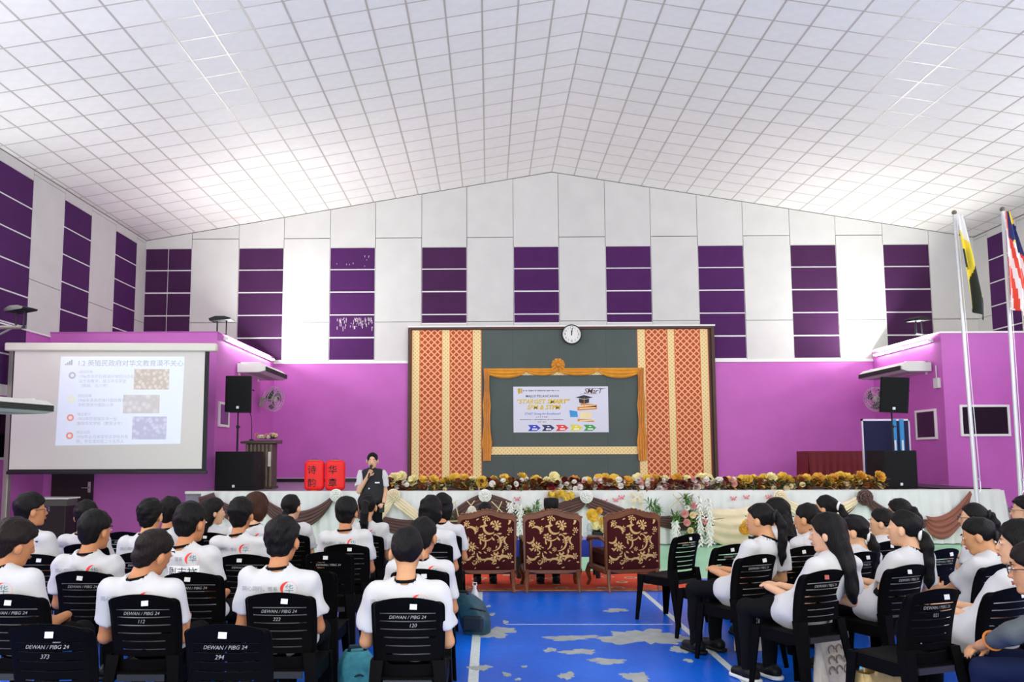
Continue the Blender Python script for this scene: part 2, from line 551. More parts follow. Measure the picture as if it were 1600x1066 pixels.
# wing rooms either side of the stage
mb = MB(); mb.box(XL + .02, -5.65, 16.72, D - .05, 0, 4.2)
wing_l = struct(obj('wall_stage_left', mb, M_purple))
mb = MB(); mb.box(10.0, XR - .02, 18.0, D - .05, 0, 4.3)
wing_r = struct(obj('wall_stage_right', mb, M_purple))
mb = MB(); mb.box(9.98, XR - .02, 17.97, D - .05, 4.3, 4.34); obj('ledge_cap', mb, M_trim, wing_r)
mb = MB(); mb.box(XL + .02, -5.64, 16.70, D - .05, 4.2, 4.22); obj('ledge_cap', mb, mat('purple_cap', '#bb58b0', .6), wing_l)
M_glass = mat('dark_glass', '#0c0d0e', .12)
def window(n, x0, x1, y0, y1, z0, z1, mt=M_glass):
    r = thing('window_%d' % n, 'window', 'window'); 
    for k in ('label', 'category'): del r[k]
    struct(r)
    e = .05
    mb = MB()
    if x1 - x0 < y1 - y0:      # in a wall facing sideways
        for (a, b, c, d) in ((y0 - e, y1 + e, z1, z1 + e), (y0 - e, y1 + e, z0 - e, z0), (y0 - e, y0, z0, z1), (y1, y1 + e, z0, z1)):
            mb.box(x0, x1, a, b, c, d)
        p = MB(); xm = (x0 + x1) / 2; p.box(xm - .004, xm + .004, y0, y1, z0, z1)
    else:
        for (a, b, c, d) in ((x0 - e, x1 + e, z1, z1 + e), (x0 - e, x1 + e, z0 - e, z0), (x0 - e, x0, z0, z1), (x1, x1 + e, z0, z1)):
            mb.box(a, b, y0, y1, c, d)
        p = MB(); ym = (y0 + y1) / 2; p.box(x0, x1, ym - .004, ym + .004, z0, z1)
    obj('window_frame', mb, M_trim, r); obj('pane', p, mt, r)
window(1, 9.96, 10.0, 18.38, 19.15, 2.02, 2.6)
window(4, XL + .02, XL + .06, 15.05, 16.3, 1.62, 2.5)
window(2, 10.36, 11.34, 17.96, 18.0, 2.07, 2.66)
window(3, -5.65, -5.61, 16.95, 17.5, 2.3, 2.72, mat('violet_glass', '#6e3f78', .2))

# doors at the far left under the screen
def door(n, x0, x1, y, z1, mt):
    r = thing('door_%d' % n, 'door', 'door')
    for k in ('label', 'category'): del r[k]
    struct(r)
    mb = MB(); mb.box(x0, x1, y - .05, y, 0, z1)
    for (a, b, c, d) in ((x0 + .12, x1 - .12, .15, z1 * .45), (x0 + .12, x1 - .12, z1 * .52, z1 - .15)):
        mb.box(a, b, y - .062, y - .05, c, d)
    obj('door_leaf', mb, mt, r)
    mb = MB(); mb.tube([(x1 - .07, y - .05, 1.0), (x1 - .07, y - .1, 1.0), (x1 - .2, y - .1, 1.0)], .012, 8)
    mb.bbox(x1 - .1, x1 - .04, y - .058, y - .05, .9, 1.12, .004)
    obj('door_handle', mb, mat('steel', '#b9b9b9', .25, metal=1), r)
door(1, -8.95, -8.1, 16.72, 2.1, mat('door_dark', '#1d0f12', .45, var=.2, scale=4))

# stage: deck and front wall
M_deck = mat('stage_deck', '#8d8290', .28, var=.06, scale=2)
mb = MB(); mb.prism([(-5.64, 15.2), (9.34, 15.2), (9.34, 17.98), (9.98, 17.98), (9.98, D - .05), (-5.64, D - .05)], 0, .97, 'z')
stage = struct(obj('floor_stage', mb, M_deck))
mb = MB(); mb.bbox(-5.64, 9.35, 15.13, 15.25, .93, .985, .012); obj('stage_nosing', mb, mat('nosing', '#d8d4cd', .4), stage)
mb = MB(); mb.box(8.35, 9.3, 15.35, 17.98, .97, 1.0); obj('deck_mat', mb, M_black, stage, label='glossy black deck sheet')

# ---- fluorescent battens that light the hall
def batten(name, label, x, y0, y1, z, sgn, group, power=1.0, tilt=35):
    r = thing(name, label, 'light', (x, (y0 + y1) / 2, z), 0, group)
    L = (y1 - y0) / 2
    mb = MB(); mb.bbox(min(0, sgn * .05), max(0, sgn * .05), -L, L, -.035, .035, .008)
    obj('housing', mb, M_trim, r)
    n = 2
    for i in range(n):
        a, b = -L + 2 * L * i / n + .05, -L + 2 * L * (i + 1) / n - .05
        mb = MB(); mb.tube([(sgn * .09, a, 0), (sgn * .09, b, 0)], .016, 10)
        obj('tube', mb, mat('tube_glow', '#ffffff', .5, emit='#fbfaff', estr=35), r)
        for q in (a - .02, b):
            mb = MB(); mb.bbox(min(sgn * .04, sgn * .11), max(sgn * .04, sgn * .11), q, q + .02, -.025, .025, .004)
            obj('tube_holder', mb, M_trim, r)
        ld = bpy.data.lights.new('tube_light', 'AREA')
        ld.shape = 'RECTANGLE'; ld.size = .08; ld.size_y = b - a; ld.energy = TUBE_W * power / n; ld.color = (.97, 1, .97); ld.spread = PI
        lo = bpy.data.objects.new('tube_light', ld); COL.objects.link(lo); lo.parent = r
        lo.location = (sgn * .12, (a + b) / 2, 0.0)
        lo.rotation_euler = (0, -sgn * math.radians(90 + tilt), 0)
    return r
G_ = 'fluorescent battens on the side walls'
batten('tube_light', 'glowing white fluorescent tube over the air conditioner left of the stage', -5.65, 17.1, 20.9, 4.12, 1, G_, .85, 62)
batten('tube_light', 'glowing white fluorescent tube over the air conditioner right of the stage', 10.0, 18.3, 21.0, 4.18, -1, G_, .75, 62)

batten('tube_light', 'fluorescent tube on the left hall wall beside the screen', XL + .03, 12.7, 14.55, 4.6, 1, G_, .25)
batten('tube_light', 'unseen fluorescent tube added halfway along the left hall wall for more even light', XL + .03, 5.6, 8.2, 4.55, 1, G_, 1.4)  # added out of view to spread light over the ceiling and walls
batten('tube_light', 'unseen fluorescent tube added on the left hall wall near the photographer as fill light', XL + .03, -.7, 1.9, 4.55, 1, G_)  # extra unseen lamp, put in to brighten the near hall
batten('tube_light', 'fluorescent tube on the right hall wall beyond the flag poles', XR - .03, 12.4, 15.0, 4.55, -1, G_, .55)
batten('tube_light', 'unseen fluorescent tube added halfway along the right hall wall for more even light', XR - .03, 5.6, 8.2, 4.55, -1, G_, 1.4)  # right-hand counterpart, added unseen to even out the ceiling light
batten('tube_light', 'unseen fluorescent tube added on the right hall wall near the photographer as fill light', XR - .03, -.7, 1.9, 4.55, -1, G_)  # added lamp outside the view, fills the hall from the right
# ================================================================== STAGE BACKDROP AND DECORATION
class NX:
    """tiny helper to chain math nodes"""
    def __init__(self, nt): self.nt = nt
    def m(self, op, a, b=None, c=None):
        n = self.nt.nodes.new('ShaderNodeMath'); n.operation = op
        for i, v in enumerate((a, b, c)):
            if v is None: continue
            if isinstance(v, (int, float)): n.inputs[i].default_value = v
            else: self.nt.links.new(v, n.inputs[i])
        return n.outputs[0]
    def mix(self, fac, a, b):
        n = self.nt.nodes.new('ShaderNodeMix'); n.data_type = 'RGBA'
        if isinstance(fac, (int, float)): n.inputs['Factor'].default_value = fac
        else: self.nt.links.new(fac, n.inputs['Factor'])
        for nm, v in (('A', a), ('B', b)):
            k = [i for i in n.inputs if i.name == nm and i.type == 'RGBA'][0]
            if isinstance(v, tuple): k.default_value = v
            else: self.nt.links.new(v, k)
        return [o for o in n.outputs if o.type == 'RGBA'][0]

def songket(name, w, h, ground, line, core, dot, lw=.13, cw=.22, dw=.08):
    mt = bpy.data.materials.new(name); mt.use_nodes = True
    nt = mt.node_tree; b = nt.nodes['Principled BSDF']; x = NX(nt)
    tc = nt.nodes.new('ShaderNodeTexCoord'); sp = nt.nodes.new('ShaderNodeSeparateXYZ')
    nt.links.new(tc.outputs['Object'], sp.inputs[0])
    u = x.m('DIVIDE', sp.outputs['X'], w); v = x.m('DIVIDE', sp.outputs['Z'], h)
    fa = x.m('ABSOLUTE', x.m('SUBTRACT', x.m('FRACT', x.m('ADD', u, v)), .5))
    fb = x.m('ABSOLUTE', x.m('SUBTRACT', x.m('FRACT', x.m('SUBTRACT', u, v)), .5))
    mx = x.m('MAXIMUM', fa, fb)
    c = x.mix(x.m('GREATER_THAN', mx, .5 - lw), ground, line)
    c = x.mix(x.m('LESS_THAN', mx, cw), c, core)
    c = x.mix(x.m('LESS_THAN', mx, dw), c, dot)
    nt.links.new(c, b.inputs['Base Color'])
    b.inputs['Roughness'].default_value = .55
    return mt
M_sk_red = songket('songket_red', .165, .165, lin('#e2703a'), lin('#f6b27a'), lin('#9a2c12'), lin('#ea8a4c'), .11, .29, .08)
M_sk_cream = songket('songket_cream', .1, .1, lin('#f4d68e'), lin('#f7e3ae'), lin('#d2a24e'), lin('#f4d68e'), .12, .16, .06)
M_gold = mat('gold_satin', '#e39a22', .4, var=.12, scale=5, sheen=.3)
M_brown_wood = mat('brown_wood', '#4b2a20', .5, var=.15, scale=6)
YB = D - .05
bd = thing('stage_backdrop', 'wide grey stage backdrop board with red and gold songket panels', 'backdrop', (0, 0, 0))
bd.location = (1.87, YB, .97)
def bobj(nm, mb, mt, par=bd, smooth=False, label=None):
    mb.v = [(x - 1.87, y - YB, z - .97) for x, y, z in mb.v]
    return obj(nm, mb, mt, par, smooth=smooth, label=label)
mb = MB(); mb.box(-.19, 3.87, YB - .06, YB - .03, .97, 4.92)
board = bobj('board', mb, mat('board_grey', '#535e5a', .8, var=.07, scale=1.2))
for x in (.62, 1.84, 3.06):
    mb = MB(); mb.box(x - .004, x + .004, YB - .0615, YB - .06, .97, 4.92); bobj('board_joint', mb, mat('board_seam', '#454d4e', .8))
mb = MB(); mb.box(-2.1, 5.86, YB - .03, YB, .97, 4.98); bobj('backing', mb, M_brown_wood)
mb = MB(); mb.box(-2.12, 5.88, YB - .1, YB, 4.93, 4.99); bobj('frame_rail', mb, M_brown_wood)
for x in (-2.12, 5.8):
    mb = MB(); mb.box(x, x + .08, YB - .1, YB, .97, 4.93); bobj('frame_rail', mb, M_brown_wood)
mb = MB(); mb.box(-2.12, 5.9, YB - .12, YB, 4.99, 5.03); bobj('top_ledge', mb, M_trim)
M_stripe_edge = mat('songket_edge', '#d9722f', .6)
for (xs_, mt) in (([(-2.03, -1.8), (-1.24, -1.01), (-.44, -.19), (3.87, 4.1), (4.65, 4.86), (5.5, 5.73)], M_sk_cream),
                  ([(-1.8, -1.24), (-1.01, -.44), (4.1, 4.65), (4.86, 5.5)], M_sk_red)):
    for (a, b) in xs_:
        mb = MB(); mb.box(a, b, YB - .05, YB - .03, .97, 4.92)
        p_ = bobj('songket_strip', mb, mt)
        if mt is M_sk_cream:
            for q in (a, b - .02):
                mb = MB(); mb.box(q, q + .02, YB - .053, YB - .05, .97, 4.92); bobj('strip_edge', mb, M_stripe_edge)
# gold border and swags inside the board
for (a, b, c, d) in ((-.06, 3.93, 3.72, 3.84), (-.06, 3.93, 1.66, 1.86)):
    mb = MB(); mb.box(a, b, YB - .075, YB - .06, c, d); bobj('border_strip', mb, M_sk_cream)
def drape(A, B, top, bot, y, amp=.02, nf=5, nu=28, nv=15, gather=.25, th=0.0):
    """swag hanging between A and B (x,z): upper edge sags by top, lower by bot; folds run along it"""
    mb = MB()
    def fn(u, v):
        s = 4 * u * (1 - u)
        x = A[0] + (B[0] - A[0]) * u
        zl = A[1] + (B[1] - A[1]) * u
        wv = gather + (1 - gather) * s ** .6
        z = zl - (top * s + (bot - top) * v * wv)
        f = math.sin(v * nf * 2 * PI + 1.3 * math.sin(u * PI)) * amp * (.35 + .65 * s)
        return (x + .03 * math.sin(v * 4) * (1 - s), y - .025 - abs(amp) + f - .03 * s * math.sin(v * PI), z)
    mb.grid(nu, nv, fn)
    return mb
xg = [-.1, 1.02, 1.78, 1.78, 2.86, 3.94]
for i, (a, b, dp) in enumerate(((-.1, .98, .26), (.98, 1.8, .2), (1.8, 2.86, .2), (2.86, 3.95, .27))):
    bobj('gold_swag', drape((a, 3.9), (b, 3.9), .0, dp, YB - .07, .015, 3), M_gold, smooth=True)
def tail(x0, z0, z1, w, y, nf=4):
    mb = MB()
    def fn(u, v):
        ww = w * (.55 + .45 * v) * (1 - .3 * abs(math.sin(v * PI * 2.5)))
        return (x0 + (u - .5) * ww, y - .04 - .025 * math.sin(u * nf * 2 * PI) - .02 * abs(math.sin(v * PI * 2.5)), z0 + (z1 - z0) * v)
    mb.grid(25, 26, fn); return mb
bobj('gold_tail', tail(-.06, 3.9, 1.5, .3, YB - .07), M_gold, smooth=True)
bobj('gold_tail', tail(3.94, 3.9, 1.5, .3, YB - .07), M_gold, smooth=True)
mb = MB()
for i in range(10):
    a = 2 * PI * i / 10
    def fn(u, v, a=a):
        r = .03 + .15 * u; t = a + (v - .5) * .75 * (1 - .3 * u)
        return (1.8 + r * math.cos(t), YB - .1 - .06 * math.sin(u * PI) - .02 * math.cos((v - .5) * 6), 3.98 + r * math.sin(t))
    mb.grid(5, 5, fn)
mb.ball((1.8, YB - .15, 3.98), .05)
bobj('gold_rosette', mb, M_gold, smooth=True)

# wall clock
ck = thing('wall_clock', 'round white wall clock with black rim above the backdrop', 'clock', (2.16, YB - .12, 4.78))
mb = MB(); mb.lathe([(.235, 0), (.235, -.05), (.255, -.05), (.265, -.02), (.265, 0)], 40, axis='y'); obj('rim', mb, M_black, ck, smooth=True)
mb = MB(); mb.lathe([(.24, -.012), (.24, -.03)], 40, axis='y'); obj('dial', mb, mat('dial', '#efefe9', .5), ck)
mb = MB()
for i in range(12):
    a = PI / 2 - 2 * PI * (i + 1) / 12
    put_text(mb, str(i + 1), .062 if (i + 1) % 3 else .1, .175 * math.cos(a), .175 * math.sin(a), -.0315)
obj('numerals', mb, M_black, ck)['kind'] = 'stuff'
for nm, (l, w, a) in (('hour_hand', (.1, .012, 88)), ('minute_hand', (.16, .009, 96))):
    mb = MB(); mb.box(-w, w, -.036, -.034, -.03, l); obj(nm, mb, M_black, ck, rot=(0, math.radians(a - 90), 0))

# printed banner
bn = thing('banner', 'white printed banner with yellow title and books on the grey board', 'banner', (1.86, YB - .065, 2.825))
mb = MB(); mb.box(-1.23, 1.23, -.012, 0, -.595, .595); obj('sheet', mb, mat('banner_sheet', '#dfe1ee', .5), bn)
C_ = dict(k='#1c1c1c', y='#f2d21c', o='#c9a800', b='#1f62b8', g='#6d6d76', ora='#dd8a3a', red='#e8362c', nav='#16235c', blu='#2a3cc0', yel='#e8de3c', gre='#35a548', wht='#ffffff', lb='#2f9ad8', cr='#f6e7b0', dk='#5d3b1e')
def pm(k): return mat('print_' + k, C_[k], .5)
def pr(nm, fn, k):
    mb = MB(); fn(mb); return obj(nm, mb, pm(k), bn)
Yp = -.0135
pr('print_black', lambda q: put_text(q, 'MAJLIS PELANCARAN', .083, -.48, .345, Yp, bold=.012, space=1.1), 'k')
rg = random.Random(12)
def small_print(x0, x1, z, h_):
    # lines too small to read in the photograph: a row of short strokes
    def go(q):
        x = x0
        while x < x1:
            w = rg.uniform(.012, .026); q.box(x, min(x + w, x1), Yp, Yp + .001, z - h_ * rg.uniform(.3, .5), z + h_ * rg.uniform(.3, .5))
            x += w + (.007 if rg.random() < .8 else .03)
    return go
pr('small_print', small_print(-.98, -.04, .49, .036), 'g')['kind'] = 'stuff'
pr('print_shadow', lambda q: put_text(q, '“STARGET SMART”', .163, -.47, .2, Yp, shear=.2, bold=.02), 'o'); pr('print_shadow', lambda q: put_text(q, 'SPM & STPM', .163, -.45, .05, Yp, shear=.2, bold=.02), 'o')
pr('print_yellow', lambda q: put_text(q, '“STARGET SMART”', .16, -.475, .205, Yp - .001, shear=.2, bold=.008), 'y'); pr('print_yellow', lambda q: put_text(q, 'SPM & STPM', .16, -.455, .055, Yp - .001, shear=.2, bold=.008), 'y')
pr('print_blue', lambda q: put_text(q, 'START Strong for Excellence!!', .075, -.48, -.115, Yp, shear=.25, bold=.006), 'b')
for (a, b, z) in ((-.64, -.34, -.195), (-1.06, .06, -.262), (-.6, -.38, -.325)): pr('small_print', small_print(a, b, z, .026), 'g')['kind'] = 'stuff'
def logo(q):
    put_text(q, 'SMarT', .19, .83, .47, Yp, shear=.3, bold=.006, space=.9)
    q.box(.5, .95, Yp, Yp + .001, .395, .402); q.box(.72, 1.16, Yp, Yp + .001, .535, .542)
pr('print_logo', logo, 'dk')
def crest(q):
    q.prism([(-1.12, .53), (-1.08, .56), (-1.04, .53), (-1.05, .42), (-1.1, .4)], Yp, Yp + .001)
    q.box(-1.03, -1.0, Yp, Yp + .001, .42, .55)
pr('print_crest', crest, 'o')
for i, k in enumerate(('blu', 'nav', 'red', 'yel', 'gre')):
    x = -.86 + .36 * i
    pr('print_arrow', lambda q: q.prism([(x, -.4), (x + .23, -.4), (x + .33, -.48), (x + .23, -.56), (x, -.56), (x + .07, -.48)], Yp, Yp + .001), k)
    pr('small_print', lambda q: (q.box(x + .14, x + .2, Yp - .001, Yp, -.455, -.435), [q.box(x + .11 + .028 * j, x + .13 + .028 * j, Yp - .001, Yp, -.535, -.49) for j in range(5)]), 'wht')['kind'] = 'stuff'
def books(q):
    for (x, z, w, h_, r) in ((.68, .03, .5, .09, -.06), (.72, .11, .42, .07, .1), (.64, -.29, .42, .06, .05)):
        q.box(x - w / 2, x + w / 2, Yp, Yp + .001, z - h_ / 2, z + h_ / 2, rot=(0, r, 0))
pr('print_books', books, 'ora')
pr('print_pages', lambda q: [q.box(.68 - .2, .68 + .22, Yp - .001, Yp, z - .012, z + .012, rot=(0, -.06, 0)) for z in (.03, .1, -.29)] + [q.prism([(.52, -.07), (.78, -.07), (.8, -.24), (.48, -.24)], Yp, Yp + .001)], 'cr')
pr('print_open_book', lambda q: q.prism([(.22, -.02), (.42, -.05), (.44, -.2), (.24, -.2)], Yp, Yp + .001), 'lb')
pr('print_cap', lambda q: (q.prism([(.38, .31), (.6, .37), (.84, .31), (.61, .26)], Yp, Yp + .001), q.prism([(.47, .28), (.61, .25), (.74, .28), (.73, .17), (.61, .15), (.48, .17)], Yp - .001, Yp)), 'k')
pr('print_tassel', lambda q: q.box(.6, .615, Yp - .002, Yp - .001, .04, .3), 'ora')

# ---------------------------------------------------------------- stage front cloth, swags, rosettes
def sx(px): return (px - 765) * .01175
M_skirt = mat('skirt_white', '#e2e2de', .8, var=.03, scale=4, sheen=.2)
mb = MB()
def fn(u, v):
    x = -5.32 + (9.38 + 5.32) * u
    fl_ = max(0, (x - 8.9)) * .25 * v
    a = .006 + .028 * v
    return (x + fl_, 15.12 - .02 - a * math.sin(x * 34 + .6 * math.sin(x * 5)) - .03 * v, .97 - .955 * v)
mb.grid(620, 6, fn)
def fn2(u, v):
    return (9.38 + .14 * v + .012 * math.sin(u * 40) * v, 15.1 - .03 * v + 1.6 * u, .97 - .955 * v)
mb.grid(50, 6, fn2)
tag(obj('stage_skirt', mb, M_skirt, smooth='all'), 'long pleated white cloth covering the front of the stage', 'cloth')
M_brownc = mat('brown_satin', '#4e2a22', .45, var=.12, scale=6, sheen=.3)
M_cream = mat('cream_satin', '#ead6b2', .5, var=.06, scale=6, sheen=.3)
M_tan = mat('rust_satin', '#8a4c36', .45, var=.1, scale=6, sheen=.3)
YS = 15.06
def swag(label, A, B, top, bot, mt, amp=.022, nf=5, y=YS, gather=.3, group=None):
    A = (sx(A[0]), .97 - (A[1] - 768) * .0118); B = (sx(B[0]), .97 - (B[1] - 768) * .0118)
    mb = drape(A, B, top, bot, y, amp, nf, 30, 17, gather)
    return tag(obj('cloth_swag', mb, mt, smooth='all'), label, 'swag', group)
swag('short dark brown cloth swag at the left end of the stage front', (310, 776), (335, 768), .0, .3, M_brownc, gather=.9)
swag('dark brown cloth swag hanging below the left black subwoofer', (333, 770), (408, 770), .22, .52, M_brownc)
swag('dark brown cloth swag sweeping up to the white rosette below the red lanterns', (405, 769), (524, 770), .33, .66, M_brownc)
swag('dark brown cloth swag behind the presenter, right of the lantern rosette', (530, 772), (756, 776), .44, .72, M_brownc)
swag('cream cloth tail falling left from the cream rosette', (584, 812), (616, 772), -.05, .2, M_cream, .016, 4, YS - .03, .7)
swag('cream cloth tail falling right from the cream rosette', (618, 772), (668, 812), -.04, .2, M_cream, .016, 4, YS - .03, .7)
swag('brown cloth fall spreading left under the white rosette behind the left armchair', (700, 804), (758, 770), -.06, .3, M_brownc, gather=.7)
swag('brown cloth fall spreading right under the white rosette behind the left armchair', (758, 770), (838, 806), -.06, .3, M_brownc, gather=.7)
swag('brown cloth fall dropping left from the centre rosette', (838, 800), (914, 774), -.03, .26, M_brownc, gather=.65)
swag('brown cloth fall dropping right from the centre rosette', (916, 774), (998, 806), -.03, .26, M_brownc, gather=.65)
swag('brown cloth swag partly behind the pink rose foliage panel', (1015, 806), (1160, 800), .02, .3, M_brownc)
swag('broad cream cloth swag behind the potted flowers at right', (1098, 792), (1214, 775), .12, .82, M_cream, .02, 4, YS - .03, .6)
swag('cream cloth swag between the cream knot and the brown knot', (1214, 774), (1340, 770), .25, .52, M_cream, .02, 4, YS - .03)
swag('brown cloth swag edging the cream swag near the brown knot', (1270, 790), (1340, 771), .18, .36, M_brownc, .02, 3)
swag('rust brown cloth swag falling right from the brown knot', (1342, 770), (1440, 812), .12, .4, M_brownc, .02, 4)
swag('rust brown cloth swag climbing to the right corner of the stage', (1436, 806), (1506, 768), .18, .62, M_tan, .025, 4, gather=.35)
def rosette(px, py, mt, label, r=.12):
    mb = MB()
    c = (sx(px), YS - .07, .97 - (py - 768) * .0118)
    for ring, (r0, r1, n, dy) in enumerate(((.35, 1.0, 9, 0), (.2, .72, 7, -.03), (.05, .45, 5, -.055))):
        for i in range(n):
            a = 2 * PI * (i + ring * .4) / n
            def fn(u, v, a=a):
                rr = r * (r0 + (r1 - r0) * u); t = a + (v - .5) * 1.1
                return (c[0] + rr * math.cos(t), c[1] + dy - .05 * math.sin(u * PI * .7) + .05 * abs(v - .5), c[2] + rr * math.sin(t))
            mb.grid(4, 4, fn)
    mb.ball((c[0], c[1] - .06, c[2]), r * .2)
    return tag(obj('cloth_rosette', mb, mt), label, 'rosette')
M_roswhite = mat('rosette_white', '#eceae4', .7)
rosette(527, 773, M_roswhite, 'white cloth rosette below the red lanterns')
rosette(616, 773, M_cream, 'cream cloth rosette on the stage edge right of the presenter')
rosette(758, 774, M_roswhite, 'white cloth rosette above the left armchair')
rosette(915, 776, M_roswhite, 'white cloth rosette between the middle and right armchairs')
rosette(1213, 776, M_cream, 'cream cloth knot on the stage edge above the seated girls')
rosette(1343, 778, M_brownc, 'brown cloth knot at the right end of the flower row', .15)
mb_b = MB()
for s in (-1, 1):
    mb_b.add([(0, 0, -.02), (s * .05, -.02, .045), (s * .065, -.02, .01), (s * .03, -.015, -.005), (s * .045, -.02, -.035), (s * .015, -.01, -.045)], [(0, 1, 2, 3), (0, 3, 4, 5)])
mb_b.tube([(0, -.005, -.035), (0, -.008, .03)], .006, 6)
but_me = mesh_of(mb_b, mat('butterfly_pink', '#d98088', .7), 'paper_butterfly')
for (px, py, w_) in ((808, 779, 'above the garlands right of the left armchair'), (855, 780, 'just left of the black songkok'), (868, 779, 'just right of the black songkok'), (943, 783, 'right of the centre white rosette'), (961, 781, 'lowest but one of the trio left of the ribbon bow'), (970, 777, 'touching the cream ribbon bow'),
                     (955, 793, 'lowest of those between the rosette and the ribbon bow'), (1143, 779, 'above the potted white flowers'), (1163, 777, 'in the middle of the trio above the cream swag'), (1197, 777, 'nearest the cream cloth knot at right')):
    tag(link('paper_butterfly', but_me, None, (sx(px), YS - .01, .97 - (py - 768) * .0118)), 'small pink paper butterfly ' + w_, 'butterfly', 'pink paper butterflies on the stage cloth')

# ---------------------------------------------------------------- flowers
def bloom(r, rings, cup=.5, wav=.12, h_=.5):
    mb = MB()
    for k, (r0, r1, n, z0, z1) in enumerate(rings):
        for i in range(n):
            a = 2 * PI * (i + k * .45) / n
            wd = 2 * PI / n * .72
            def fn(u, v, a=a):
                rr = r * (r0 + (r1 - r0) * u)
                t = a + (v - .5) * 2 * wd * (.6 + .4 * math.sin(min(1, u * 1.2) * PI * .6)) * (1 - .25 * u * u)
                return (rr * math.cos(t), rr * math.sin(t), r * (z0 + (z1 - z0) * u ** 1.5) - r * wav * abs(v - .5) * 2 * u + r * .05 * math.sin(v * 9))
            mb.grid(4, 4, fn)
    return mb
rose_geo = bloom(.055, ((.05, .35, 4, .1, .95), (.15, .7, 5, 0, .8), (.2, 1.0, 6, -.1, .45)))
gold_geo = bloom(.1, ((.02, .5, 5, 0, .8), (.1, .85, 6, -.1, .55), (.1, 1.05, 7, -.2, .2)), wav=.35)
ROSE = {k: mesh_of(rose_geo, mat('rose_' + k, c, .6, var=.1, scale=20), 'rose_' + k, 'all') for k, c in
        dict(wine='#64191c', white='#f6efe8', pink='#e3a4a0', red='#a8252c', rust='#8a4a22', cream='#f0dcb0').items()}
GOLD = {k: mesh_of(gold_geo, mat('bloom_' + k, c, .55, var=.15, scale=12), 'bloom_' + k, 'all') for k, c in
        dict(gold='#e8c04a', cream='#f5e6ac', amber='#dba238').items()}
def leaf_mb(mb, p, dirv, L, w, curl=.3, mi=0):
    d = Vector(dirv).normalized(); s = d.cross(Vector((0, 0, 1)))
    s = s.normalized() if s.length > .05 else Vector((1, 0, 0))
    n = s.cross(d)
    P_ = Vector(p)
    V = []
    for t, ww in ((0, .1), (.3, .85), (.65, .9), (1, .02)):
        c = P_ + d * L * t - n * curl * L * t * t
        V += [c - s * w * ww, c + n * w * .25 * (1 if 0 < t < 1 else 0), c + s * w * ww]
    F = []
    for i in range(3):
        a = i * 3
        F += [(a, a + 1, a + 4, a + 3), (a + 1, a + 2, a + 5, a + 4)]
    mb.add(V, F, mi)
M_leafg = mat('leaf_green', '#46602c', .6, var=.3, scale=9)
M_leafb = mat('leaf_bronze', '#6b4a1e', .6, var=.3, scale=9)
M_leafy = mat('leaf_gold', '#b98a2a', .55, var=.3, scale=9)
M_trough = mat('trough_brown', '#3d2419', .6, var=.15)
rf = random.Random(21)
def trough(x0, x1, kind, label):
    t = thing('flower_trough', label, 'flowers', ((x0 + x1) / 2, 15.34, .985), 0, 'flower troughs along the stage edge')
    h_ = (x1 - x0) / 2 - .02
    mb = MB(); mb.bbox(-h_, h_, -.09, .09, 0, .07, .01); obj('box', mb, M_trough, t)
    mb = MB()
    for i in range(300 if kind != 'mixed' else 220):
        a = rf.uniform(0, 2 * PI); el = rf.uniform(-.35, 1.1)
        p = (rf.uniform(-h_, h_), rf.uniform(-.13, .06), rf.uniform(.03, .17))
        leaf_mb(mb, p, (math.cos(a) * math.cos(el), math.sin(a) * math.cos(el) - .35, math.sin(el)), rf.uniform(.08, .17), rf.uniform(.016, .03), .4,
                rf.choice((0, 0, 0, 1, 2) if kind == 'green' else (1, 1, 2, 0, 1)))
    o = obj('foliage', mb, [M_leafg, M_leafb, M_leafy], t); o['kind'] = 'stuff'
    n = int((x1 - x0) / .085)
    pal = dict(mixed=['wine'] * 6 + ['white'] * 7 + ['pink'] * 4 + ['red'] * 2 + ['rust'] * 3 + ['cream'], green=['cream', 'rust', 'rust'], cream=['rust', 'wine', 'white', 'rust'], gold=['rust', 'rust', 'rust', 'cream'])[kind]
    for i in range(int(n * dict(mixed=4.6, green=1.4, cream=2.8, gold=1.6)[kind])):
        s = rf.uniform(.75, 1.15)
        link('rose', ROSE[rf.choice(pal)], t, (rf.uniform(-h_, h_), rf.uniform(-.17, -.05), rf.uniform(.01, .2)),
             (rf.uniform(.7, 1.5), rf.uniform(-.4, .4), rf.uniform(-.5, .5)), s)
    nb = dict(mixed=6, green=7, cream=6, gold=10)[kind] * (x1 - x0)
    for i in range(int(nb)):
        k = rf.choice(dict(mixed=['gold', 'amber', 'cream'], green=['gold', 'gold', 'cream'], cream=['cream', 'cream', 'gold'], gold=['gold', 'gold', 'amber'])[kind])
        link('bloom', GOLD[k], t, (-h_ + 2 * h_ * (i + rf.uniform(.2, .8)) / int(nb), rf.uniform(-.1, .03), rf.uniform(.15, .25)),
             (rf.uniform(.3, 1.2), rf.uniform(-.5, .5), rf.uniform(-.6, .6)), rf.uniform(.8, 1.25))
tl = [(-2.1, -1.15, 'cream', 'trough of cream blooms on the stage edge just right of the presenter'),
      (-1.15, -.2, 'green', 'trough of cream and gold blooms before the left songket panels'),
      (-.2, .75, 'cream', 'flower trough in front of the left edge of the grey board'),
      (.75, 1.7, 'mixed', 'trough of wine and white roses left of the centre hanging leaves'),
      (1.7, 2.65, 'mixed', 'trough of wine and pink roses at the centre, behind the black songkok'),
      (2.65, 3.6, 'mixed', 'trough of roses in front of the right part of the grey board'),
      (3.6, 4.55, 'mixed', 'trough of roses before the right songket panels'),
      (4.55, 5.5, 'green', 'trough of gold blooms and green leaves right of the songket panels'),
      (5.5, 6.45, 'gold', 'trough of bright gold blooms before the red draped table'),
      (6.45, 7.3, 'gold', 'last trough of gold blooms beside the right subwoofer')]
for q in tl: trough(*q)
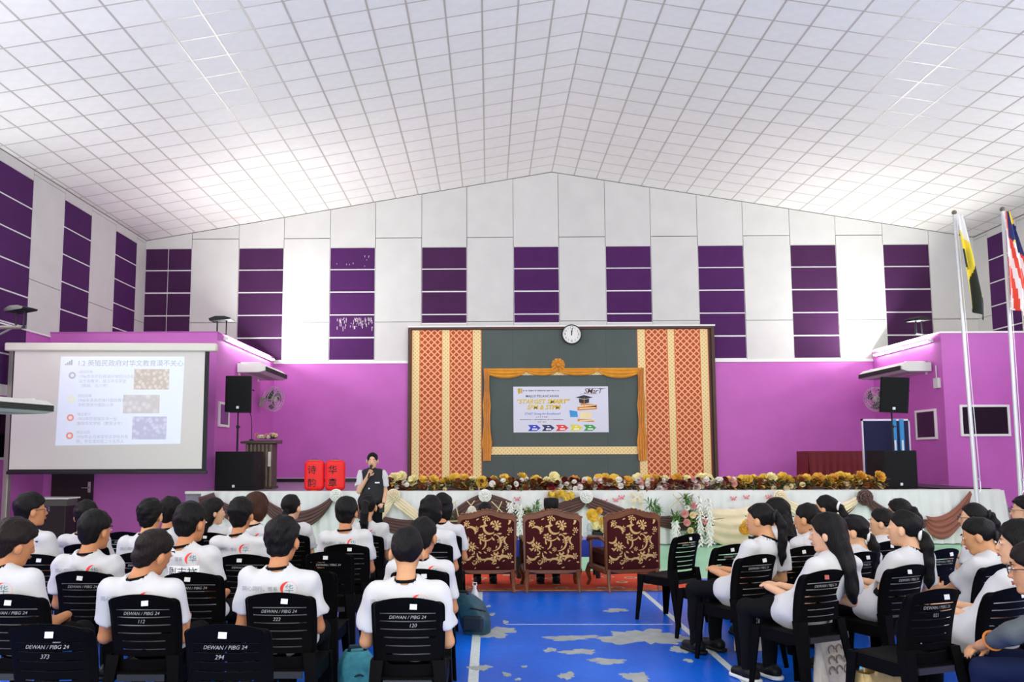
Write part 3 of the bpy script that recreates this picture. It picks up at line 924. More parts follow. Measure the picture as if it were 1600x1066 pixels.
t = thing('hanging_leaves', 'spray of gold leaves hanging over the stage edge at the centre', 'leaves', (sx(876), 15.05, .97))
mb = MB()
for i in range(60):
    a = rf.uniform(-1.3, 1.3)
    leaf_mb(mb, (rf.uniform(-.2, .2), -.03 - .05 * rf.random(), .05 - .12 * rf.random()), (math.sin(a), -.4, -math.cos(a) * .7), rf.uniform(.08, .16), .022, -.2, rf.choice((0, 1)))
o = obj('leaf_spray', mb, [M_leafy, mat('leaf_pale', '#e2c25c', .6)], t); o['kind'] = 'stuff'
for i in range(5):
    link('bloom', GOLD['gold'], t, (-.18 + .09 * i, -.1, rf.uniform(-.1, .02)), (1.3, 0, rf.uniform(0, 3)), .7)

def trellis(px, label, sticks, n_fern, ferns):
    t = thing('bamboo_trellis', label, 'trellis', (sx(px), 14.82, 0))
    for (a, b) in sticks:
        mb = MB(); mb.tube([(sx(a[0]) - sx(px), a[2], .97 - (a[1] - 768) * .0118), (sx(b[0]) - sx(px), b[2], .97 - (b[1] - 768) * .0118)], .009, 7)
        obj('stick', mb, mat('bamboo', '#dcc79c', .6), t)
    for (fx, fz, r) in ferns:
        mb = MB()
        for i in range(n_fern):
            a = rf.uniform(0, 2 * PI); el = rf.uniform(-.9, 1.2)
            leaf_mb(mb, (rf.uniform(-.3, .3) * r, rf.uniform(-.08, .02), rf.uniform(-.3, .3) * r), (math.cos(a) * math.cos(el), -.3 * abs(math.sin(a)), math.sin(el)), r * rf.uniform(.5, 1.0), .013, .35, rf.choice((0, 0, 1)))
        mb.v = [(x + sx(fx) - sx(px), y, z + .97 - (fz - 768) * .0118) for x, y, z in mb.v]
        o = obj('fern', mb, [mat('fern_green', '#5f9a3c', .55, var=.2), M_leafg], t); o['kind'] = 'stuff'
    return t
fl_y = 850
tr1 = trellis(765, 'bamboo stick trellis with ferns behind the left armchair',
    [((692, 800, 0), (716, 780, 0)), ((712, 782, 0), (728, 852, .0)), ((724, 806, .01), (742, 781, .01)), ((730, 781, 0), (748, 800, 0)), ((768, 782, 0), (792, 806, 0)), ((772, 808, .01), (784, 782, .01)),
     ((790, 782, 0), (806, 800, 0)), ((805, 808, .01), (824, 790, .01)), ((812, 788, 0), (830, 804, 0)), ((700, 790, .02), (704, 852, .02)), ((832, 790, .02), (832, 852, .02)), ((700, 812, .02), (832, 810, .02))],
    46, [(702, 800, .15), (803, 800, .16), (838, 790, .17), (826, 797, .14)])
tr2 = trellis(1050, 'bamboo stick trellis with pink roses right of the right armchair',
    [((1040, 792, 0), (1066, 770, 0)), ((1046, 772, .01), (1066, 795, .01)), ((1070, 775, 0), (1084, 800, 0)), ((1052, 790, .02), (1048, 852, .02)), ((1088, 775, .02), (1090, 852, .02)), ((1050, 815, .02), (1090, 812, .02)), ((1062, 812, 0), (1076, 772, 0))],
    60, [(1012, 788, .2), (1022, 797, .17), (1050, 808, .2), (1066, 780, .2), (1070, 800, .22), (1076, 822, .22), (1062, 838, .2), (1084, 842, .18)])
for (px, py, k, s) in ((1060, 801, 'pink', 1.3), (1074, 789, 'pink', 1.2), (1063, 814, 'pink', 1.2), (1072, 803, 'cream', 1.1), (1083, 799, 'cream', 1), (1090, 812, 'pink', 1), (1064, 792, 'white', .9), (1068, 826, 'cream', 1.1), (1080, 834, 'rust', 1.1), (1058, 843, 'cream', 1.2), (1070, 846, 'white', 1.1)):
    link('rose', ROSE[k], tr2, (sx(px) - sx(1050), -.12, .97 - (py - 768) * .0118), (1.4, 0, 0), s)
for (px, py, k, s) in ((738, 795, 'white', 1.4), (735, 802, 'white', 1.2), (806, 790, 'white', 1), (812, 806, 'white', 1)):
    link('rose', ROSE[k], tr1, (sx(px) - sx(765), -.1, .97 - (py - 768) * .0118), (1.4, 0, 0), s)
def garland(px, y0, y1, label):
    t = thing('white_garland', label, 'garland', (sx(px), 14.7, 0), 0, 'white flower garlands before the stage')
    mb = MB(); z0, z1 = .97 - (y0 - 768) * .0118, .97 - (y1 - 768) * .0118
    mb.tube([(0, .1, z0 + .01), (0, 0, z0), (0, 0, z1)], .006, 6); obj('string', mb, M_leafg, t)
    mb = MB(); n = 110
    for i in range(n):
        z = z0 + (z1 - z0) * i / n; a = i * 2.4; r = .03 + .02 * math.sin(i * .7)
        c = (r * math.cos(a), r * math.sin(a), z)
        mb.add([c, (c[0] * 1.7 + .012, c[1] * 1.7, z - .02), (c[0] * 1.9, c[1] * 1.9, z - .045), (c[0] * 1.7 - .012, c[1] * 1.7, z - .02)], [(0, 1, 2, 3)])
        mb.ball((c[0], c[1], z), .02, 5, 3)
    o = obj('petals', mb, mat('petal_white', '#efeee6', .6), t); o['kind'] = 'stuff'
for px, a, b, lb in ((797, 784, 848, 'white flower garland hanging just right of the left armchair'), (811, 788, 850, 'white flower garland hanging left of the middle armchair'), (1046, 812, 852, 'short white flower garland under the fern right of the right armchair'),
                     (1083, 776, 848, 'long white flower garland on the left of the pair beside the rose trellis'), (1097, 780, 848, 'long white flower garland on the right of the pair beside the rose trellis')):
    garland(px, a, b, lb)
def pot_flowers(px, yb, d, label, blooms, r=.12, h_=.2, sun=False):
    t = thing('flower_pot', label, 'flowers', (sx(px), d, 0))
    mb = MB(); mb.lathe([(r * .7, 0), (r, h_), (r * .92, h_), (r * .85, h_ - .03)], 18); obj('pot', mb, M_blackm, t, smooth=True)
    mb = MB()
    for i in range(50):
        a = rf.uniform(0, 6.28); el = rf.uniform(.1, 1.3)
        leaf_mb(mb, (0, 0, h_), (math.cos(a) * math.cos(el), math.sin(a) * math.cos(el), math.sin(el)), rf.uniform(.1, .26), .02, .3, rf.choice((0, 1)))
    o = obj('foliage', mb, [M_leafg, M_leafy], t); o['kind'] = 'stuff'
    for (dx, dz, geo, s) in blooms:
        link('bloom', geo, t, (dx, -.08, dz), (1.3, 0, rf.uniform(-.5, .5)), s)
pot_flowers(1160, 0, 14.5, 'dark pot of white and yellow flowers before the cream swag', [(-.14, .42, GOLD['gold'], 1), (-.2, .34, GOLD['amber'], 1), (-.08, .36, ROSE['white'], 1.1), (0, .4, ROSE['white'], 1.2), (.06, .34, ROSE['white'], 1.1), (.12, .28, ROSE['white'], 1.1), (-.1, .26, ROSE['white'], 1), (.0, .28, ROSE['cream'], 1.1)])
pot_flowers(925, 0, 14.5, 'dark pot of yellow blooms left of the right armchair', [(-.08, .58, GOLD['gold'], 1.15), (.1, .47, GOLD['gold'], .9), (-.02, .42, GOLD['cream'], .9), (.13, .36, GOLD['cream'], .9), (.04, .66, GOLD['amber'], .6)], h_=.3)
# cream ribbon bow
t = thing('ribbon_bow', 'cream ribbon bow with hanging tails above the right armchair', 'ribbon', (sx(993), 15.0, .86))
for s in (-1, 1):
    mb = MB(); mb.grid(9, 3, lambda u, v: (s * .13 * math.sin(u * PI * .95), -.03 - .03 * math.cos(u * 6), .07 * math.sin(u * PI * 2) + (v - .5) * .05)); obj('loop', mb, M_cream, t)
    mb = MB(); mb.grid(7, 3, lambda u, v: (s * (.02 + .07 * u) + (v - .5) * .04, -.03 - .02 * math.sin(u * 7), -.24 * u)); obj('ribbon_tail', mb, M_cream, t)
mb = MB(); mb.ball((0, -.04, 0), .03); obj('knot', mb, M_cream, t)

# ---------------------------------------------------------------- red paper lanterns with characters
M_lan = mat('lantern_red', '#f01414', .55)
def lantern(x, chars, label):
    t = thing('red_lantern', label, 'lantern', (x, 15.4, .985), 0, 'red lanterns on the stage')
    hw, hd, H, n = .185, .1, .56, 28
    mb = MB()
    def sec(zf):
        k = 1 if .12 < zf < .88 else 1 - .28 * ((.12 - zf) / .12 if zf <= .12 else (zf - .88) / .12) ** 2
        return k
    prof = [0, .02, .05, .09, .13] + [.13 + .74 * i / 12 for i in range(1, 12)] + [.87, .91, .95, .98, 1]
    def fn(u, v):
        zf = prof[round(v * (len(prof) - 1))]; k = sec(zf); th = 2 * PI * u
        c, s = math.cos(th), math.sin(th)
        e = .55
        return (hw * k * math.copysign(abs(c) ** e, c), hd * k * math.copysign(abs(s) ** e, s), zf * H)
    mb.grid(n + 1, len(prof), fn)
    obj('paper_body', mb, M_lan, t, smooth='all')
    for z in (0, H):
        mb = MB(); mb.lathe([(.09, z - .006), (.1, z), (.09, z + .008)], 20); obj('rim', mb, mat('lantern_gold', '#caa04a', .4, metal=.6), t)
    mb = MB(); mb.tube([(-.07, 0, H), (-.04, 0, H + .03), (.04, 0, H + .03), (.07, 0, H)], .003, 6); obj('handle', mb, M_blackm, t)
    mb = MB()
    for i, ch in enumerate(chars):
        put_text(mb, ch, .17, -.03, H * .67 - i * .24, -hd - .004, bold=.006)
    obj('lettering', mb, mat('ink_black', '#150c0c', .7), t)
lantern(-3.29, '诗韵', 'red paper lantern with two black characters, the left of the pair')
lantern(-2.90, '华章', 'red paper lantern with two black characters, right one nearer the presenter')
# ================================================================== STAGE EQUIPMENT
M_spk = mat('speaker_black', '#0b0b0c', .6, bump=.3, scale=220, spec=.25)
M_grille = mat('speaker_grille', '#0d0d0e', .65, bump=.5, scale=500, spec=.25)
M_chrome = mat('chrome', '#c4c6c8', .22, metal=1)
M_badge = mat('badge', '#e8e8e8', .4)
def speaker_box(name, label, x0, x1, y0, y1, z0, z1, rotz=0.0, taper=.0):
    cx, cy = (x0 + x1) / 2, (y0 + y1) / 2
    t = thing(name, label, 'speaker', (cx, cy, z0), rotz)
    w, d, H = (x1 - x0) / 2, (y1 - y0) / 2, z1 - z0
    mb = MB(); b = .03
    poly = [(-w + b, -d), (w - b, -d), (w, -d + b), (w * (1 - taper), d), (-w * (1 - taper), d), (-w, -d + b)]
    mb.prism(poly, 0, H, 'z'); obj('cabinet', mb, M_spk, t)
    mb = MB(); mb.bbox(-w + .025, w - .025, -d - .012, -d, .03, H - .03, .008); g = obj('grille', mb, M_grille, t)
    mb = MB(); mb.bbox(-.025, .025, -d - .018, -d - .012, .06, .11, .004); obj('badge', mb, M_badge, g)
    for s in (-1, 1):
        mb = MB(); mb.tube([(s * w, -.05, H * .62), (s * (w + .015), -.05, H * .62), (s * (w + .015), .05, H * .62), (s * w, .05, H * .62)], .012, 7); obj('handle', mb, M_blackm, t)
    return t
speaker_box('subwoofer', 'large black subwoofer standing left of the lectern', -5.3, -4.55, 15.75, 16.45, .97, 1.72)
speaker_box('subwoofer', 'large black subwoofer at the right end of the flower row', 7.4, 8.05, 15.5, 16.15, .985, 1.7)
def pole(label, x, y, z0, z1):
    t = thing('speaker_pole', label, 'pole', (x, y, z0))
    mb = MB(); mb.tube([(0, 0, 0), (0, 0, (z1 - z0) * .62)], .02, 10); obj('lower_tube', mb, M_blackm, t)
    mb = MB(); mb.tube([(0, 0, (z1 - z0) * .6), (0, 0, z1 - z0)], .014, 10); obj('upper_tube', mb, M_blackm, t)
    mb = MB(); mb.tube([(0, 0, (z1 - z0) * .58), (0, 0, (z1 - z0) * .66)], .03, 10); mb.tube([(0, 0, (z1 - z0) * .62), (.06, -.03, (z1 - z0) * .62)], .009, 6); obj('clamp', mb, M_blackm, t)
pole('thin black pole between the left subwoofer and its loudspeaker', -4.98, 16.1, 1.725, 2.5)
pole('thin black pole between the right subwoofer and its loudspeaker', 7.78, 15.85, 1.705, 2.44)
speaker_box('loudspeaker', 'black loudspeaker on a pole beside the projector screen', -5.22, -4.72, 15.95, 16.35, 2.5, 3.21, .12, .2)
speaker_box('loudspeaker', 'tilted black loudspeaker on a pole under the right air conditioner', 7.55, 8.05, 15.65, 16.05, 2.44, 3.12, -.35, .2).rotation_euler = (math.radians(6), math.radians(4), -.35)

# lectern
M_lect = mat('lectern_wood', '#6d5c4c', .5, var=.2, scale=7)
M_lectd = mat('lectern_dark', '#4b3d33', .5, var=.2, scale=7)
t = thing('lectern', 'brown fluted wooden lectern with a flower spray on top', 'lectern', (-4.72, 16.9, .97))
mb = MB(); mb.bbox(-.27, .27, -.2, .22, 0, .92, .01); obj('body', mb, M_lectd, t)
for i in range(7):
    mb = MB(); mb.tube([(-.24 + .08 * i, -.21, .04), (-.24 + .08 * i, -.21, .9)], .03, 8); obj('flute', mb, M_lect, t)
mb = MB(); mb.prism([(-.28, .92), (.28, .92), (.28, 1.0), (-.28, .96)], -.36, .36, 'x'); obj('top', mb, M_lectd, t)
mb = MB(); mb.bbox(-.3, .3, -.24, .25, 0, .05, .008); obj('plinth', mb, M_lectd, t)
mb = MB(); mb.box(.2, .26, -.245, -.24, .45, .75); obj('paper_strip', mb, mat('paper', '#dcd8cc', .7), t)
t = thing('microphone', 'thin black gooseneck microphone on the lectern', 'microphone', (-4.92, 16.85, 1.955))
mb = MB(); mb.tube([(0, 0, 0), (0, 0, .25), (-.02, 0, .5), (-.06, -.02, .62)], .008, 7); obj('neck', mb, M_blackm, t)
mb = MB(); mb.tube([(-.05, -.02, .6), (-.09, -.03, .64)], .02, 8); obj('capsule', mb, M_blackm, t)
mb = MB(); mb.lathe([(.05, 0), (.05, .015), (.02, .03)], 14); obj('base', mb, M_blackm, t)
t = thing('flower_spray', 'small spray of white and peach flowers on the lectern', 'flowers', (-4.6, 16.85, 1.97))
mb = MB()
for i in range(40):
    a = rf.uniform(0, 6.28)
    leaf_mb(mb, (rf.uniform(-.15, .15), 0, .01), (math.cos(a), math.sin(a) * .5, .3 + .4 * rf.random()), rf.uniform(.08, .16), .02, .3)
o = obj('foliage', mb, M_leafg, t); o['kind'] = 'stuff'
for i in range(9):
    link('rose', ROSE[rf.choice(['white', 'cream', 'pink'])], t, (-.2 + .05 * i, -.06, .05 + .05 * rf.random()), (1.1, 0, 0), .8)

# projector screen hanging at the left, its slide lit by the projector
ang = math.atan2(.35, 3.62)
sc = thing('projector_screen', 'wide white roll-down projector screen showing a pale slide', 'screen', (-6.98, 14.9, 0))
sc.rotation_euler = (0, 0, math.radians(3.2))
mb = MB(); mb.bbox(-1.92, 1.92, -.07, .07, 3.57, 3.72, .02); obj('casing', mb, mat('casing', '#d9d5c6', .5), sc)
mb = MB(); mb.box(-1.78, 1.78, -.004, .004, 1.36, 3.58); obj('black_border', mb, M_blackm, sc)
mb = MB(); mb.box(-1.755, 1.70, -.008, -.004, 1.4, 3.57); obj('canvas', mb, mat('canvas', '#d9d4cb', .75), sc)
mb = MB(); mb.bbox(-1.8, 1.8, -.025, .025, 1.31, 1.37, .01); obj('weight_bar', mb, M_black, sc)
def slide_mat(nm, c, e): return mat('slide_' + nm, c, .8, emit=c, estr=e)
sl = MB(); sl.add([(-.92, -.0095, 3.47), (1.33, -.0095, 3.475), (1.3, -.0095, 1.86), (-.95, -.0095, 1.83)], [(0, 3, 2, 1)])
slide = obj('slide', sl, slide_mat('ground', '#e2e8f4', .12), sc)
Ys = -.0105
def sp(nm, k, c, fn, e=.1):
    q = MB(); fn(q); return obj(nm, q, slide_mat(k, c, e), slide)
grey = '#b4b4b6'
sp('slide_title', 'grey', grey, lambda q: put_text(q, '1.2 英殖民政府对华文教育漠不关心', .125, -.62, 3.34, Ys, align='LEFT'))
sp('slide_mark', 'grey', grey, lambda q: [q.box(-.84 + .035 * i, -.81 + .035 * i, Ys, Ys + .001, 3.31, 3.335 + .025 * i) for i in range(4)])
blocks = [(3.15, 2), (2.72, 1), (2.36, 1), (2.02, 1)]
txt = [('战前时期', '1786年华侨在槟城开埠后兴办私塾', '以方言教学，成立华文学堂', '（槟城、马六甲）'), ('战后初期', '1946年英政府推行国民教育', '华校须改为国民小学', ''), ('独立前夕', '1952年巴恩报告书一出', '废除华文学校（教育法令）', ''), ('独立以后', '1956年止马来亚华文学校共有', '所，学生增加至二十五万人', '')]
bz = [3.18, 2.74, 2.40, 2.07]
for i, (c, tx) in enumerate(zip(('#b9b9bd', '#ecebc4', '#ef9c84', '#ef9c84'), txt)):
    z = bz[i]
    def disc(q, z=z):
        n = 18
        for k in range(n):
            a, b = 2 * PI * k / n, 2 * PI * (k + 1) / n
            q.add([(-.7 + .033 * math.cos(a), Ys, z - .06 + .033 * math.sin(a)), (-.7 + .065 * math.cos(a), Ys, z - .06 + .065 * math.sin(a)), (-.7 + .065 * math.cos(b), Ys, z - .06 + .065 * math.sin(b)), (-.7 + .033 * math.cos(b), Ys, z - .06 + .033 * math.sin(b))], [(0, 1, 2, 3)])
    sp('slide_bullet', 'b%d' % i, c, disc)
    for k, ln in enumerate(tx):
        if ln: sp('slide_text', 'grey2', '#c3c3c8', lambda q: put_text(q, ln, .062 if k == 0 else .072, -.58, z - .085 * k, Ys, align='LEFT'))
def photo_mat(nm, c1, c2, scale):
    mt = bpy.data.materials.new(nm); mt.use_nodes = True; nt = mt.node_tree; b = nt.nodes['Principled BSDF']
    tc = nt.nodes.new('ShaderNodeTexCoord'); vz = nt.nodes.new('ShaderNodeTexVoronoi'); vz.inputs['Scale'].default_value = scale
    r = nt.nodes.new('ShaderNodeValToRGB'); r.color_ramp.elements[0].color = lin(c1); r.color_ramp.elements[1].color = lin(c2); r.color_ramp.elements[1].position = .6
    nt.links.new(tc.outputs['Object'], vz.inputs['Vector']); nt.links.new(vz.outputs['Distance'], r.inputs['Fac'])
    nt.links.new(r.outputs['Color'], b.inputs['Base Color']); nt.links.new(r.outputs['Color'], b.inputs['Emission Color']); b.inputs['Emission Strength'].default_value = .1
    return mt
for nm, (x0, x1, z0, z1), c1, c2, s_ in (('a', (.42, 1.06, 2.86, 3.24), '#e8e0d6', '#c4b8a8', 14), ('b', (.24, .9, 2.42, 2.76), '#e2dedc', '#c9c4c0', 9), ('c', (.42, 1.04, 1.94, 2.36), '#dedeea', '#bcbcd0', 12)):
    q = MB(); q.box(x0, x1, Ys, Ys + .001, z0, z1); obj('slide_photo', q, photo_mat('slide_photo_' + nm, c1, c2, s_), slide)
t = thing('screen_post', 'pale grey metal post beside the left edge of the screen', 'post', (-9.0, 15.2, 0))
mb = MB(); mb.bbox(-.05, .05, -.06, .06, 0, 3.75, .01); obj('post_tube', mb, mat('post_metal', '#a9a59a', .4, metal=.6), t)
mb = MB(); mb.bbox(-.1, .1, -.1, .1, 0, .02, .004); obj('base_plate', mb, mat('post_metal'), t)

# air conditioners (ceiling-type units on wall brackets)
M_ac = mat('ac_white', '#dcdcd4', .45)
def aircon(label, loc, rotz, L=1.35, dep=.62):
    t = thing('air_conditioner', label, 'air conditioner', loc, rotz, 'air conditioners')
    # local: back towards +Y, outlet towards -Y, length along X
    mb = MB()
    mb.prism([(dep / 2, 0), (dep / 2, .2), (-dep * .3, .22), (-dep / 2, .12), (-dep / 2, .04), (-dep * .3, 0)], -L / 2, L / 2, 'x')
    obj('casing', mb, M_ac, t)
    mb = MB(); mb.box(-L / 2 + .06, L / 2 - .06, -dep / 2 - .012, -dep / 2, .03, .13); g = obj('outlet', mb, M_blackm, t)
    for i in range(4):
        mb = MB(); mb.box(-L / 2 + .07, L / 2 - .07, -dep / 2 - .03, -dep / 2 - .012, .04 + .025 * i, .046 + .025 * i); obj('louvre', mb, mat('ac_louvre', '#5c6058', .5), g)
    mb = MB(); mb.box(-L / 2 + .1, L / 2 - .1, -dep * .22, dep * .2, -.008, 0); obj('intake_grille', mb, mat('ac_grey', '#b4b4ac', .6), t)
    for s in (-1, 1):
        mb = MB(); mb.box(s * L * .38 - .015, s * L * .38 + .015, -dep * .2, dep / 2 + .04, .2, .25); mb.box(s * L * .38 - .015, s * L * .38 + .015, dep / 2, dep / 2 + .04, -.05, .25); obj('bracket', mb, M_trim, t)
aircon('white air conditioner on the purple wall above the left loudspeaker', (-5.3, 19.0, 3.5), math.radians(90), 2.0, .62)
aircon('white air conditioner on the purple wall above the right loudspeaker', (9.62, 19.45, 3.5), math.radians(-90), 2.2, .66)
aircon('white air conditioner jutting in front of the projector screen at far left', (-7.85, 12.95, 2.34), math.radians(76), 1.3, 1.0)
mb = MB(); mb.box(9.93, 9.998, 18.1, 18.28, 3.1, 3.32); mb.tube([(9.96, 18.19, 3.32), (9.96, 18.19, 3.6)], .012, 6)
tag(obj('isolator_switch', mb, M_ac), 'small white switch box under the right air conditioner', 'switch')

# wall fans
def fan(label, loc, rot):
    t = thing('wall_fan', label, 'fan', loc, 0, 'wall fans beside the stage'); t.rotation_euler = rot
    R = .3
    mb = MB()
    for k, (rr, yy) in enumerate(((R, 0), (R * .97, .07), (R * .97, -.07), (R * .6, -.11), (R * .3, -.12))):
        mb.tube([(rr * math.cos(a), yy, rr * math.sin(a)) for a in [2 * PI * i / 28 for i in range(28)]], .006, 5, closed=True)
    for i in range(20):
        a = 2 * PI * i / 20; c, s = math.cos(a), math.sin(a)
        mb.tube([(.08 * c, -.125, .08 * s), (R * .6 * c, -.11, R * .6 * s), (R * .97 * c, -.07, R * .97 * s), (R * c, 0, R * s), (R * .97 * c, .07, R * .97 * s), (.1 * c, .1, .1 * s)], .0035, 4, cap=False)
    obj('cage', mb, mat('fan_wire', '#c9c4c4', .4, metal=.4), t)
    for i in range(3):
        mb = MB(); a0 = 2 * PI * i / 3
        mb.grid(5, 5, lambda u, v: ((.05 + .2 * u) * math.cos(a0 + v * 1.2 - .2 * u), -.03 + .06 * v, (.05 + .2 * u) * math.sin(a0 + v * 1.2 - .2 * u)))
        obj('blade', mb, mat('fan_blade', '#53504f', .4), t)
    mb = MB(); mb.lathe([(.03, -.09), (.06, -.07), (.07, .0), (.085, .05), (.085, .18), (.05, .22)], 18, axis='y'); obj('motor', mb, mat('fan_motor', '#b9b2a6', .5), t)
    mb = MB(); mb.tube([(0, .2, 0), (0, .3, -.05), (0, .36, -.12)], .02, 8); mb.bbox(-.07, .07, .34, .38, -.25, 0, .01); obj('wall_bracket', mb, mat('fan_motor'), t)
fan('oscillating wall fan on the purple wall beside the left loudspeaker', (-5.25, 19.75, 3.02), (math.radians(12), 0, math.radians(62)))
fan('pale wall fan half hidden behind the right loudspeaker', (9.6, 20.3, 3.0), (math.radians(12), 0, math.radians(-62)))

# flood lamps on brackets
def flood(label, loc, rotz):
    t = thing('flood_lamp', label, 'lamp', loc, rotz, 'flood lamps on the wing walls')
    mb = MB(); mb.prism([(-.22, 0), (.22, .03), (.24, .06), (.1, .1), (-.1, .1), (-.24, .05)], -.16, .16, 'y'); obj('lamp_head', mb, M_blackm, t)
    mb = MB(); mb.tube([(-.1, 0, .02), (-.1, 0, -.28)], .018, 6); mb.tube([(.1, 0, .02), (.1, 0, -.28)], .018, 6); mb.tube([(-.12, 0, -.28), (.12, 0, -.28)], .018, 6); obj('yoke', mb, M_blackm, t)
flood('black flood lamp above the left corner of the stage', (-5.75, 17.3, 4.52), 0)
flood('black flood lamp above the right tube light', (9.85, 18.6, 4.66), math.radians(25))
flood('black flood lamp on a bracket at the far left above the screen', (-8.55, 14.6, 4.26), math.radians(-20))
t = thing('lamp_bracket', 'grey metal pipe bracket under the far left flood lamp', 'bracket', (-9.1, 14.6, 3.9))
mb = MB(); mb.tube([(0, 0, .08), (.66, 0, .08)], .035, 9); obj('pipe', mb, mat('pipe_grey', '#8f8c82', .5, metal=.4), t)
mb = MB(); mb.tube([(0, 0, -.15), (.4, 0, .06)], .02, 8); obj('brace', mb, mat('pipe_grey'), t)

# things at the right of the stage
t = thing('draped_table', 'table under a dark red velvet cloth at the back of the stage', 'table', (8.2, 19.6, .97))
mb = MB(); mb.bbox(-.66, .68, -.35, .35, 0, .72, .02)
obj('table_body', mb, mat('red_cloth_dark', '#5a0d14', .7), t)
mb = MB()
def fnr(u, v):
    x = -.74 + 1.5 * u
    return (x, -.37 - .015 * math.sin(x * 40) * v - .02 * v, .74 - .72 * v)
mb.grid(120, 5, fnr); mb.grid(60, 5, lambda u, v: (-.74 - .02 * v - .012 * math.sin(u * 50) * v, .37 - .74 * u, .74 - .72 * v)); mb.box(-.74, .76, -.37, .37, .735, .745)
obj('tablecloth', mb, mat('red_velvet', '#70101a', .6, var=.15), t, smooth='all')
t = thing('display_board', 'navy display board with a thin white frame behind the right subwoofer', 'board', (8.3, 17.2, .97))
mb = MB(); mb.box(-.47, .5, -.01, .015, .02, 1.36); obj('navy_panel', mb, mat('navy_felt', '#1a1d45', .85), t)
for (a, b, c, d) in ((-.5, -.47, 0, 1.4), (.47, .5, 0, 1.4), (-.5, .5, 1.36, 1.4), (-.5, .5, 0, .03)):
    mb = MB(); mb.box(a, b, -.02, .02, c, d); obj('frame_bar', mb, mat('alu', '#cfcdd2', .35, metal=.6), t)
for i, (x, lb) in enumerate(((8.31, 'narrow light blue roll-up board just right of the speaker pole'), (8.46, 'narrow light blue roll-up board, the right one beside the dark window'))):
    t = thing('roll_up_board', lb, 'board', (x, 16.85, .97), .2)
    mb = MB(); mb.box(-.045, .045, -.012, .012, .02, 1.38); obj('blue_face', mb, mat('sky_blue', '#2f8fcb', .5), t)
    mb = MB(); mb.box(-.02, .02, -.014, -.012, .5, .95); obj('white_stripe', mb, M_badge, t)
    mb = MB(); mb.box(-.06, .06, -.05, .05, 0, .02); obj('foot', mb, M_blackm, t)
t = thing('cabinet', 'dark wooden cabinet with a white top at far left below the screen', 'cabinet', (-8.2, 15.6, 0))
mb = MB(); mb.bbox(-.36, .22, -.2, .2, 0, .7, .01); obj('body', mb, mat('cab_dark', '#1c1413', .5), t)
mb = MB(); mb.bbox(-.4, .28, -.24, .24, .83, .86, .006); obj('top', mb, M_trim, t)
mb = MB(); mb.bbox(-.37, .24, -.21, .21, .7, .83, .006); obj('drawer', mb, mat('cab_grey', '#55524c', .5), t)

# flag poles
M_pole = mat('pole_white', '#dcdcdc', .3, metal=.2)
def flagpole(label, x, y, z1, lean):
    t = thing('flag_pole', label, 'flag pole', (x, y, 0)); 
    mb = MB(); mb.tube([(0, 0, .05), (lean * .4, 0, z1 * .4), (lean, 0, z1)], [.04, .035, .028], 12); obj('pole_shaft', mb, M_pole, t, smooth=True)
    mb = MB(); mb.ball((lean, 0, z1 + .04), .045); obj('finial', mb, mat('finial', '#6b614d', .4), t)
    mb = MB(); mb.lathe([(.3, 0), (.3, .03), (.08, .08), (.05, .3), (.04, .32)], 20); obj('base', mb, mat('pole_base', '#b9b9b9', .4), t)
    mb = MB(); mb.tube([(.05, -.03, .9), (lean * .5 + .045, -.03, z1 * .5), (lean + .03, -.02, z1)], .006, 5); obj('halyard', mb, M_trim, t)
    mb = MB(); mb.tube([(.0, -.045, .95), (.03, -.05, 1.0), (.03, -.05, 1.15), (0, -.045, 1.2)], .01, 6); obj('cleat', mb, M_chrome, t)
flagpole('white flag pole with the white, yellow and black flag', 8.66, 14.7, 6.0, -.12)
flagpole('white flag pole at the far right with the striped flag', 9.26, 14.45, 5.98, 0.0)
def flag(label, loc, H, wt, wb, colf, mats_, skew=0.0, folds=5, nu=33, nv=61):
    """limp cloth hanging from the pole: u across the gathered folds, v downwards"""
    mb = MB(); V = []
    def P_(u, v):
        w = wt + (wb - wt) * min(1, v * 1.25) - .12 * wb * max(0, v - .85) / .15
        f = math.sin(u * folds * PI + v * 2.0)
        return (w * u + skew * v, -.05 - .07 * f * (.3 + .7 * v), -H * v - .12 * H * u * v * v)
    for j in range(nv):
        for i in range(nu): V.append(P_(i / (nu - 1), j / (nv - 1)))
    F = {}
    for j in range(nv - 1):
        for i in range(nu - 1):
            k = colf(i / (nu - 2), j / (nv - 2)); F.setdefault(k, []).append((j * nu + i, j * nu + i + 1, (j + 1) * nu + i + 1, (j + 1) * nu + i))
    o_ = 0
    for n, (k, fs) in enumerate(F.items()):
        mb.f.extend(fs); mb.mi.extend([k] * len(fs))
    mb.v = V
    return tag(link('flag', mesh_of(mb, mats_, 'flag', 'all'), None, loc), label, 'flag')
fm = lambda k, c: mat('flag_' + k, c, .75, sheen=.2)
def perak(u, v):
    if v - (u - .5) * .18 < .25: return 0
    if u < .4 and .36 < v < .56: return 2
    if u > .28 and v > .58 + (.6 - u) * .35: return 1 if (u > .85 and .72 < v < .8) else 2
    return 2 if v > .985 else 1
flag('limp white, yellow and black flag on the left flag pole', (8.5, 14.6, 5.95), 1.72, .1, .3, perak, [fm('white', '#ecebe6'), fm('yellow', '#f2d838'), fm('black', '#1c2420')], .14, 3)
def malay(u, v):
    if u > .3 and v + (1 - u) * .3 < .46:
        if .3 < v < .37 and .5 < u < .8: return 2
        if v < .13 and u > .6: return 2
        return 3
    k = math.floor((u * 1.1 - v * .35 + .6) * 7)
    return 0 if k % 2 else 1
